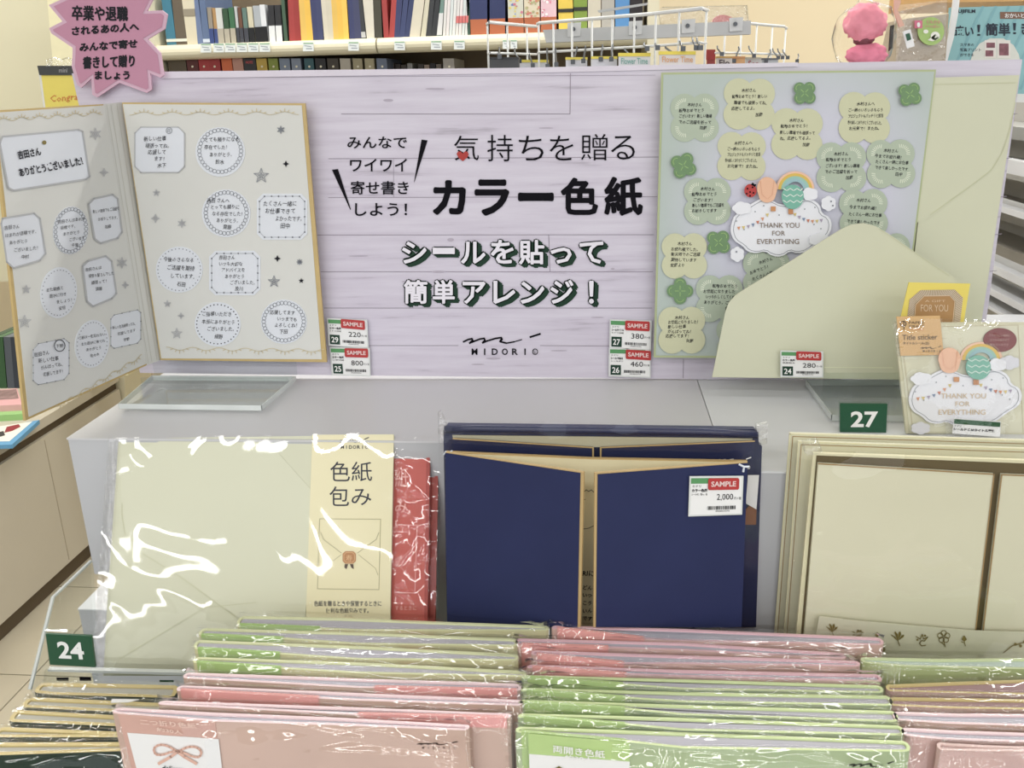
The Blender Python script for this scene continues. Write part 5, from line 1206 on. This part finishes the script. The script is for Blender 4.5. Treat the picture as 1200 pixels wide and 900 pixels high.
def flower(p, x, y, r, kind):
    if kind == 0:
        for a in (-2.6, -1.9, -1.2, -.5): p.poly([(x, y + r * .4), (x + r * .9 * math.cos(a) - r * .2, y + r * .9 * math.sin(a)), (x + r * 1.1 * math.cos(a), y + r * 1.1 * math.sin(a)), (x + r * .7 * math.cos(a) + r * .25, y + r * .8 * math.sin(a) + r * .2)])
        p.line([(x, y + r * .3), (x + r * .3, y + r * 1.1)], 1)
    elif kind == 1:
        p.line([(x - r * .8, y - r * .4), (x - r * .2, y), (x + r * .1, y - r * .7), (x + r * .3, y - .1), (x + r * .9, y - r * .3), (x + r * .4, y + r * .3), (x, y + r * .2), (x - r * .3, y + r * .6), (x, y + r), (x + r * .6, y + r * .9)], 1.1); p.dots([(x + r * .5, y - r * .5), (x - r * .6, y + r * .1)], 1.4, 6)
    elif kind == 2:
        for k in range(5): a = k * 1.257 - 1.57; p.line(ell(x + r * .5 * math.cos(a), y - r * .2 + r * .5 * math.sin(a), r * .38, r * .38, 9), .9, closed=True)
        p.line([(x, y + r * .3), (x + r * .2, y + r * 1.2)], 1.1); p.line([(x - r * .5, y + r * .5), (x + r * .1, y + r * .9)], .9)
    else:
        p.poly([(x, y - r * .8), (x + r * .45, y - r * .1), (x, y + r * .3), (x - r * .45, y - r * .1)]); p.line([(x - .5, y), (x + r * .2, y + r)], .9); p.line([(x - r * .5, y + r * .3), (x, y + r * .5)], .8)
for x, y, r, k in ((975, 738, 7, 0), (1005, 743, 7, 1), (1028, 745, 6, 3), (1052, 748, 8, 0), (1080, 749, 8, 1), (1106, 748, 8.5, 2), (1130, 750, 7, 3), (1036, 762, 5, 3)): flower(p, x, y, r, k)
p.line([(1176, 765), (1186, 757), (1196, 754), (1212, 750)], 1.2); p.dots([(1190, 755), (1196, 757), (1201, 752)], 2, 6)
p.obj('gold_flowers', GOLD_FOIL, fs)
film_sheet('film', F, [(946, 528), (1215, 536), (1215, 775), (928, 775)], .0125, fp, film_mat('folder_film', 1.55, .04, .4, 9, dist=.008), 50, 40, .002, 12, 17, edge=2.5)
b = B(); b.prism([F.loc(x, y, .012) for x, y in ((943, 522), (960, 519), (964, 530), (950, 534), (944, 532))], .01); b.obj('film_ear', FILM_CRINKLE, fp)
# ================================================================== film wrapped card packs standing in rows
INS = mat('pack_insert', (186, 184, 197), .5, .4, .04, 30)
INSP = mat('pack_insert_warm', (184, 182, 172), .5, .4, .04, 30)
def ringpts(Bl, Fl, rnd=.0035, left=True):
    """outline seen from above: back line left to right, rounded end, front line right to left"""
    def corner(a, b_, bulge):
        m_ = (a + b_) / 2; d = (b_ - a); n = Vector((d.y, -d.x, 0)).normalized() * bulge
        return [a.lerp(b_, .15) + n * .7, m_ + n, a.lerp(b_, .85) + n * .7]
    pts = list(Bl); pts += corner(Bl[-1], Fl[-1], -rnd); pts += list(reversed(Fl)); pts += corner(Fl[0], Bl[0], -rnd) if left else []
    return pts
def offset_in(pts, d):
    n = len(pts); out = []
    for i in range(n):
        a, p_, q = pts[i - 1], pts[i], pts[(i + 1) % n]
        d1 = (p_ - a).normalized(); d2 = (q - p_).normalized(); t = (d1 + d2)
        t = t.normalized() if t.length > 1e-6 else d1
        nrm = Vector((t.y, -t.x, 0)); out.append(p_ + nrm * d)
    return out
def pack(label, z, Bp, Fp, face, edge, insert=INS, band=None, group=None, h=.27, bw=.32, bandh=None, seed=0, film=FILM_CRINKLE, name='card_pack', thick=.0020, lines=None, shift=0.0, filmz=.004, bandr=False):
    """Bp, Fp: picture points of the back and front upper edges, left to right; z: height of those edges"""
    Bl = [onz(x, y, z) for x, y in Bp]; Fl = [onz(x, y, z) for x, y in Fp]
    c = (Bl[0] + Bl[-1] + Fl[0] + Fl[-1]) / 4; c.z = z - h; off = Vector((0, 0, h))
    F = Fr(c); r = thing(name, label, 'card pack', F, group)
    L = lambda v: Vector((v.x - c.x, v.y - c.y, 0))
    out = ringpts([L(v) for v in Bl], [L(v) for v in Fl])
    inn = offset_in(out, thick)
    n = len(out); b = B(); H = Vector((0, 0, h)); sh = Vector((shift, 0, 0))
    vs = [p_ + H for p_ in out] + [p_ + H for p_ in inn] + [p_ + sh for p_ in out] + [p_ + sh for p_ in inn]
    fs_t = [(i, (i + 1) % n, n + (i + 1) % n, n + i) for i in range(n)]
    fs_o = [((i + 1) % n, i, 2 * n + i, 2 * n + (i + 1) % n) for i in range(n)]
    fs_i = [(n + i, n + (i + 1) % n, 3 * n + (i + 1) % n, 3 * n + i) for i in range(n)]
    b.add(vs, fs_o); b.f += fs_t + fs_i; b.mi += [1] * n + [1] * n
    b.obj('cover', [face, edge], r)
    b = B(); i2 = offset_in(out, thick + .0003); m_ = len(i2); top_ = [p_ + H - Vector((0, 0, .0012)) for p_ in i2]; bot = [p_ + sh for p_ in i2]
    b.add(top_ + bot, [tuple(reversed(range(m_)))] + [(i, (i + 1) % m_, m_ + (i + 1) % m_, m_ + i) for i in range(m_)]); b.obj('insert_sheets', insert, r)
    if band:
        fl = [L(v) for v in Fl]; W = (fl[-1] - fl[0]).length; bb = B(); pts = []; acc = 0
        seq = list(fl)
        if bandr: seq = list(reversed(fl))
        pts.append(seq[0].copy())
        for a, q in zip(seq, seq[1:]):
            d_ = (q - a).length
            if acc + d_ >= bw * W: pts.append(a.lerp(q, (bw * W - acc) / d_)); break
            pts.append(q.copy()); acc += d_
        e = Vector((0, -.0006, 0)); up = Vector((0, 0, h + .0012))
        v_ = [p_ + e + up for p_ in pts] + [p_ + e + (Vector((0, 0, h - bandh)) if bandh else sh) for p_ in pts] + [p_ - e * 3 + up for p_ in pts]
        k = len(pts); fcs = [(k + i, k + i + 1, i + 1, i) for i in range(k - 1)] + [(i, i + 1, 2 * k + i + 1, 2 * k + i) for i in range(k - 1)]
        bb.add(v_, fcs); bb.obj('paper_band', band, r)
    # film bag: over the top and down the front
    nu, nv_ = 44, 6; bb = B()
    def samp(Pl, t):
        T_ = t * (len(Pl) - 1); i = min(int(T_), len(Pl) - 2); return Pl[i].lerp(Pl[i + 1], T_ - i)
    bl = [L(v) for v in Bl]; fl = [L(v) for v in Fl]; rows = []
    for j in range(nv_ + 3):
        for i in range(nu + 1):
            t = -.018 + 1.036 * i / nu; a = samp(bl, max(0, min(1, t))); q = samp(fl, max(0, min(1, t)))
            ex = (t if t < 0 else (t - 1 if t > 1 else 0)) * (bl[-1] - bl[0]).length
            v = min(1, j / nv_); P = a.lerp(q, v); P.x += ex
            if v in (0, 1): P.y += .0012 if v == 0 else -.0014
            e_ = max(0, 1 - min(i, nu - i) / 5)
            zz = h + .0022 + filmz * math.sin(math.pi * v) * (.35 + .65 * abs(noise.noise(Vector((i * .21 + seed, v * 1.3, seed))))) + (e_ * .006 + .0006) * noise.noise(Vector((i * .9 + seed, v * 4, seed + 3)))
            if j > nv_: zz = h * (.55 if j == nv_ + 1 else .0) + .002 * noise.noise(Vector((i * .3, seed, 1))); P.y -= .0008 * (1 + noise.noise(Vector((i * .35, j, seed)))) 
            P.z = zz; rows.append(P)
    bb.add(rows, [(j * (nu + 1) + i, (j + 1) * (nu + 1) + i, (j + 1) * (nu + 1) + i + 1, j * (nu + 1) + i + 1) for j in range(nv_ + 2) for i in range(nu)])
    bb.obj('film', film, r, smooth=True)
    return r, c
PF = film_mat('row_film', 1.6, .05, .7, 22, dist=.004, stretch=(.35, 1, 1))
ZC = EYE - .385
def M_(n, rgb, **k): return mat(n, rgb, **k)
CGf, CGe, CGb = M_('lime_face', (172, 190, 146), rough=.55), M_('lime_edge', (216, 232, 170), rough=.5), M_('lime_band', (180, 208, 132), rough=.5)
YGf, YGe, YGb = M_('moss_face', (212, 208, 160), rough=.6), M_('moss_edge', (224, 228, 178), rough=.5), M_('moss_band', (170, 202, 122), rough=.5)
PKf, PKe, PKb = M_('blush_face', (206, 174, 158), rough=.6), M_('blush_edge', (244, 216, 220), rough=.5), M_('blush_band', (232, 160, 156), rough=.5)
RPf, RPe, RPb = M_('rose_face', (218, 180, 170), rough=.6), M_('rose_edge', (236, 190, 200), rough=.5), M_('rose_band', (240, 166, 160), rough=.5)
# stack C lower: light green gatefold packs, plate right centre
cB = [[(615, 791), (800, 796), (1028, 803)], [(615, 806), (800, 811), (1038, 815)], [(613, 820), (800, 826), (1045, 833)], [(612, 836), (800, 841), (1052, 850)], [(610, 851.5), (800, 858), (1058, 868)]]
cF = [[(618, 795), (733, 803), (800, 808), (1030, 812)], [(617, 810), (733, 818.5), (800, 823), (1041, 827)], [(615, 824), (735, 831.5), (800, 838), (1047, 846)], [(614, 841), (735, 850), (800, 856), (1054, 862)], [(611, 859), (738, 870), (800, 877), (1061, 881)]]
lbC = ['fifth from the front, touching the pink packs behind', 'fourth from the front', 'in the middle', 'directly behind the front one', 'in front, its white lettered band showing']
for k in range(5):
    r9, c9 = pack('light green card pack, right centre row, ' + lbC[k], ZC, cB[k], cF[k], CGf, CGe, INS, CGb, 'light green card packs, right centre', bw=.28, seed=40 + k * 3, film=PF)
def Ffront(Fp, z, d=.0022):
    F = Fr2(Fp[0], Fp[-1], z)
    return F
Fc9 = Ffront([cF[4][0], cF[4][-1]], ZC)
def addpr(p, name, mt, root, F):
    o = p.obj(name, mt, None) if False else p.b.obj(name, mt, None)
    return inplane(o, F, root)
p = Pr(Fc9, .006); p.fit('両開き色紙', (648, 882), (709, 889), (648, 873), .012); p.fit('約30人', (662, 890), (695, 893), (662, 884.5), .012); addpr(p, 'white_lettering', WHITE_INK, r9, Fc9)
b = B(); b.prism([Fc9.loc(x, y, .0052) for x, y in ((620, 884), (738, 893), (738, 1100), (625, 1100))], .0005); inplane(b.obj('white_panel', PAPER, None), Fc9, r9)
b = B(); b.prism([Fc9.loc(x, y, .0045) for x, y in ((619, 860), (738, 870.5), (738, 1100), (624, 1100))], .0003); inplane(b.obj('band_front', CGb, None), Fc9, r9)
p = Pr(Fc9, .006); p.line([(648, 903), (655, 899), (662, 903)], 2); addpr(p, 'gold_drawing', GOLD_FOIL, r9, Fc9)
p = Pr(Fc9, .006); midori(p, 995, 892, 1047, 906, 1.5, .01); addpr(p, 'maker_logo', INK, r9, Fc9)
# stack C upper: rose packs
uB = [[(650, 733), (800, 737), (1028, 747)], [(608, 748), (800, 753), (985, 765)], [(627, 762), (800, 768), (1000, 774)], [(622, 779), (800, 785), (1026, 790)]]
uF = [[(653, 737), (757, 749), (800, 751), (1031, 756)], [(611, 756), (800, 762), (986, 772)], [(629, 768), (731, 778), (800, 778), (1004, 781)], [(624, 783), (737, 791), (800, 793), (1028, 799)]]
lbU = ['rearmost of the four', 'second from the rear, reaching furthest left', 'third from the rear', 'touching the light green packs']
for k in range(4):
    pack('rose pink card pack, right centre row, ' + lbU[k], ZC, uB[k], uF[k], RPf, RPe, INS, RPb, 'rose card packs, right centre', bw=.28, seed=70 + k * 3, film=PF, filmz=.006)
# stack B upper: cream green packs
gB = [[(286, 722), (400, 724), (636, 733)], [(242, 736), (420, 741), (600, 748)], [(234, 750), (420, 757), (601, 766)], [(233, 770), (420, 776), (610, 786)]]
gF = [[(281, 733), (380, 737), (420, 739), (640, 739)], [(236, 745), (335, 749), (420, 755), (603, 757)], [(232, 761), (333, 767), (420, 773), (603, 774)], [(231, 777), (337, 784), (420, 789), (612, 793)]]
lbG = ['rearmost of the four', 'second from the rear', 'third from the rear', 'touching the blush packs in front']
for k in range(4):
    pack('cream green card pack, left centre row, ' + lbG[k], ZC, gB[k], gF[k], YGf, YGe, INS, YGb, 'cream green card packs, left centre', bw=.27, seed=100 + k * 3, film=PF, filmz=.003)
# stack B lower: blush packs
pB = [[(222, 788), (420, 795), (604, 801)], [(214, 803), (420, 812), (606, 820)], [(193, 821), (420, 829), (592, 836)], [(140, 829), (252, 835), (400, 841), (543, 849)]]
pF = [[(219, 795), (420, 806), (606, 810)], [(212, 810), (420, 821), (608, 827)], [(190, 826), (420, 838), (594, 842)], [(136, 836), (252, 845.5), (400, 850), (545, 856)]]
lbP = ['rearmost, its band showing at the right', 'second from the rear, its band at the left', 'third from the rear, its band showing at the right', 'in front, with the ribbon picture and maker mark']
for k in range(4):
    rp, cp = pack('blush card pack, left centre row, ' + lbP[k], ZC, pB[k], pF[k], PKf, PKe, INS, PKb if k < 3 else None, 'blush card packs, left centre', bw=.42, seed=130 + k * 3, film=PF, bandr=(k in (0, 2)), bandh=.007 if k == 2 else None)
Fp8 = Ffront([pF[3][0], pF[3][-1]], ZC)
BND = M_('blush_band_front', (208, 164, 150), rough=.6)
b = B(); b.prism([Fp8.loc(x, y, .0035) for x, y in ((138, 837), (252, 846), (270, 1000), (180, 1000))], .0004); inplane(b.obj('paper_band', BND, None), Fp8, rp)
b = B(); b.prism([Fp8.loc(x, y, .0042) for x, y in ((149, 859), (256, 866.5), (272, 1000), (186, 1000))], .0004); inplane(b.obj('white_panel', PAPER, None), Fp8, rp)
p = Pr(Fp8, .0048); p.fit('二つ折り色紙', (165, 849), (231, 854), (163, 842.5), .01); p.fit('約30人', (184, 857), (214, 861), (183, 852), .01); addpr(p, 'white_lettering', mat('blush_pale', (236, 206, 192), .6), rp, Fp8)
p = Pr(Fp8, .0052)
for s_ in (-1, 1):
    loop = [(208 + s_ * 2, 880), (208 + s_ * 12, 874.5), (208 + s_ * 22, 874), (208 + s_ * 28.5, 879), (208 + s_ * 26, 886), (208 + s_ * 18, 886), (208 + s_ * 8, 882), (208, 880)]
    p.line([(x, y + (x - 208) * .06) for x, y in smooth_poly(loop, 1, False)], 2.6)
    p.line([(208, 881), (208 + s_ * 8, 887), (208 + s_ * 22, 895)], 3.4)
addpr(p, 'ribbon_picture', mat('ribbon_pink', (222, 176, 158), .6), rp, Fp8)
p = Pr(Fp8, .0052); p.fit('delicate', (190, 903), (216, 905), (190, 897), .01); addpr(p, 'small_lettering', INK, rp, Fp8)
p = Pr(Fp8, .004); midori(p, 489, 869, 536, 877.5, 1.1, 0); addpr(p, 'maker_logo', INK, rp, Fp8)
# stack A: dark green packs with gilt edges, a little lower
ZA = EYE - .428
DGf = M_('dark_green_face', (26, 52, 40), rough=.3, var=.1)
GL = M_('gilt_pale', (214, 194, 128), rough=.4)
aB = [[(52, 800), (120, 801), (205, 803)], [(38, 817), (130, 821), (196, 824)], [(22, 832), (135, 838), (150, 839)], [(6, 852), (140, 857.5), (150, 858)], [(-60, 869), (0, 870), (144, 869.5), (152, 870)]]
aF = [[(43, 812), (60, 814), (170, 817), (200, 818)], [(28, 829), (130, 834), (190, 836)], [(14, 846), (137, 851), (148, 851)], [(-8, 864), (142, 864), (150, 864)], [(-60, 887), (0, 885), (148, 880), (156, 880)]]
lbA = ['rearmost, nearest the acrylic holder', 'second from rear, with a white paper scrap', 'in the middle', 'second from the front', 'in front, its dark green face showing']
for k in range(5):
    ra, ca = pack('gilt edged dark green card pack, lower left, ' + lbA[k], ZA, aB[k], aF[k], DGf, GL, INSP, None, 'gilt edged card packs, lower left', h=.25, seed=160 + k * 3, film=PF, thick=.0032)
    if k == 1:
        q = [onz(x, y, ZA + .004) - ca for x, y in ((131, 819), (163, 819.5), (150, 822.5), (130, 823))]; b = B(); b.add(q + [v - Vector((0, 0, .0006)) for v in q], [(3, 2, 1, 0), (4, 5, 6, 7), (0, 1, 5, 4), (1, 2, 6, 5), (2, 3, 7, 6), (3, 0, 4, 7)]); b.obj('white_scrap', PAPER, ra)
# stack D: right edge of the picture
R_ = 1240
D = [('light green card pack standing behind the gilt edged ones at the right edge', [(1013, 770), (1100, 772), (R_, 771)], [(1016, 777), (1060, 781), (R_, 785)], M_('leaf_face', (176, 192, 128), rough=.55), M_('leaf_edge', (214, 226, 176), rough=.5), M_('leaf_insert', (196, 214, 206), rough=.5)),
     ('gilt edged mauve card pack at the right edge, rear of the two gilt ones', [(1046, 802), (1120, 799), (R_, 795)], [(1043, 810), (1110, 812), (R_, 815)], M_('mauve_face', (196, 158, 150), rough=.6), GL, M_('mauve_insert', (172, 138, 142), rough=.5)),
     ('gilt edged mauve card pack at the right edge, front of the two gilt ones', [(1050, 817), (1120, 818), (R_, 820)], [(1047, 827), (1110, 830), (R_, 832)], M_('mauve_face', (196, 158, 150)), GL, M_('mauve_insert', (172, 138, 142))),
     ('pale pink card pack at the right edge, just before the gilt edged ones', [(1054, 834), (1120, 836), (R_, 837)], [(1052, 844), (1110, 848), (R_, 852)], PKf, PKe, INS),
     ('pale pink card pack at the right edge, second from the front', [(1064, 853), (1120, 856), (R_, 860)], [(1062, 862), (1110, 867), (R_, 871)], M_('mauve_pale', (206, 168, 160), rough=.6), PKe, INS),
     ('dusty pink card pack, frontmost at the right edge', [(1107, 870), (1150, 873), (R_, 876)], [(1103, 879), (1140, 880), (R_, 881)], M_('dusty_face', (204, 168, 160), rough=.6), M_('dusty_edge', (226, 196, 190), rough=.5), M_('dusty_insert', (206, 172, 168), rough=.5))]
for k, (lb, Bp, Fp, f_, e_, i_) in enumerate(D):
    pack(lb, ZC, Bp, Fp, f_, e_, i_, None, 'card packs at the right edge', seed=200 + k * 3, film=PF)
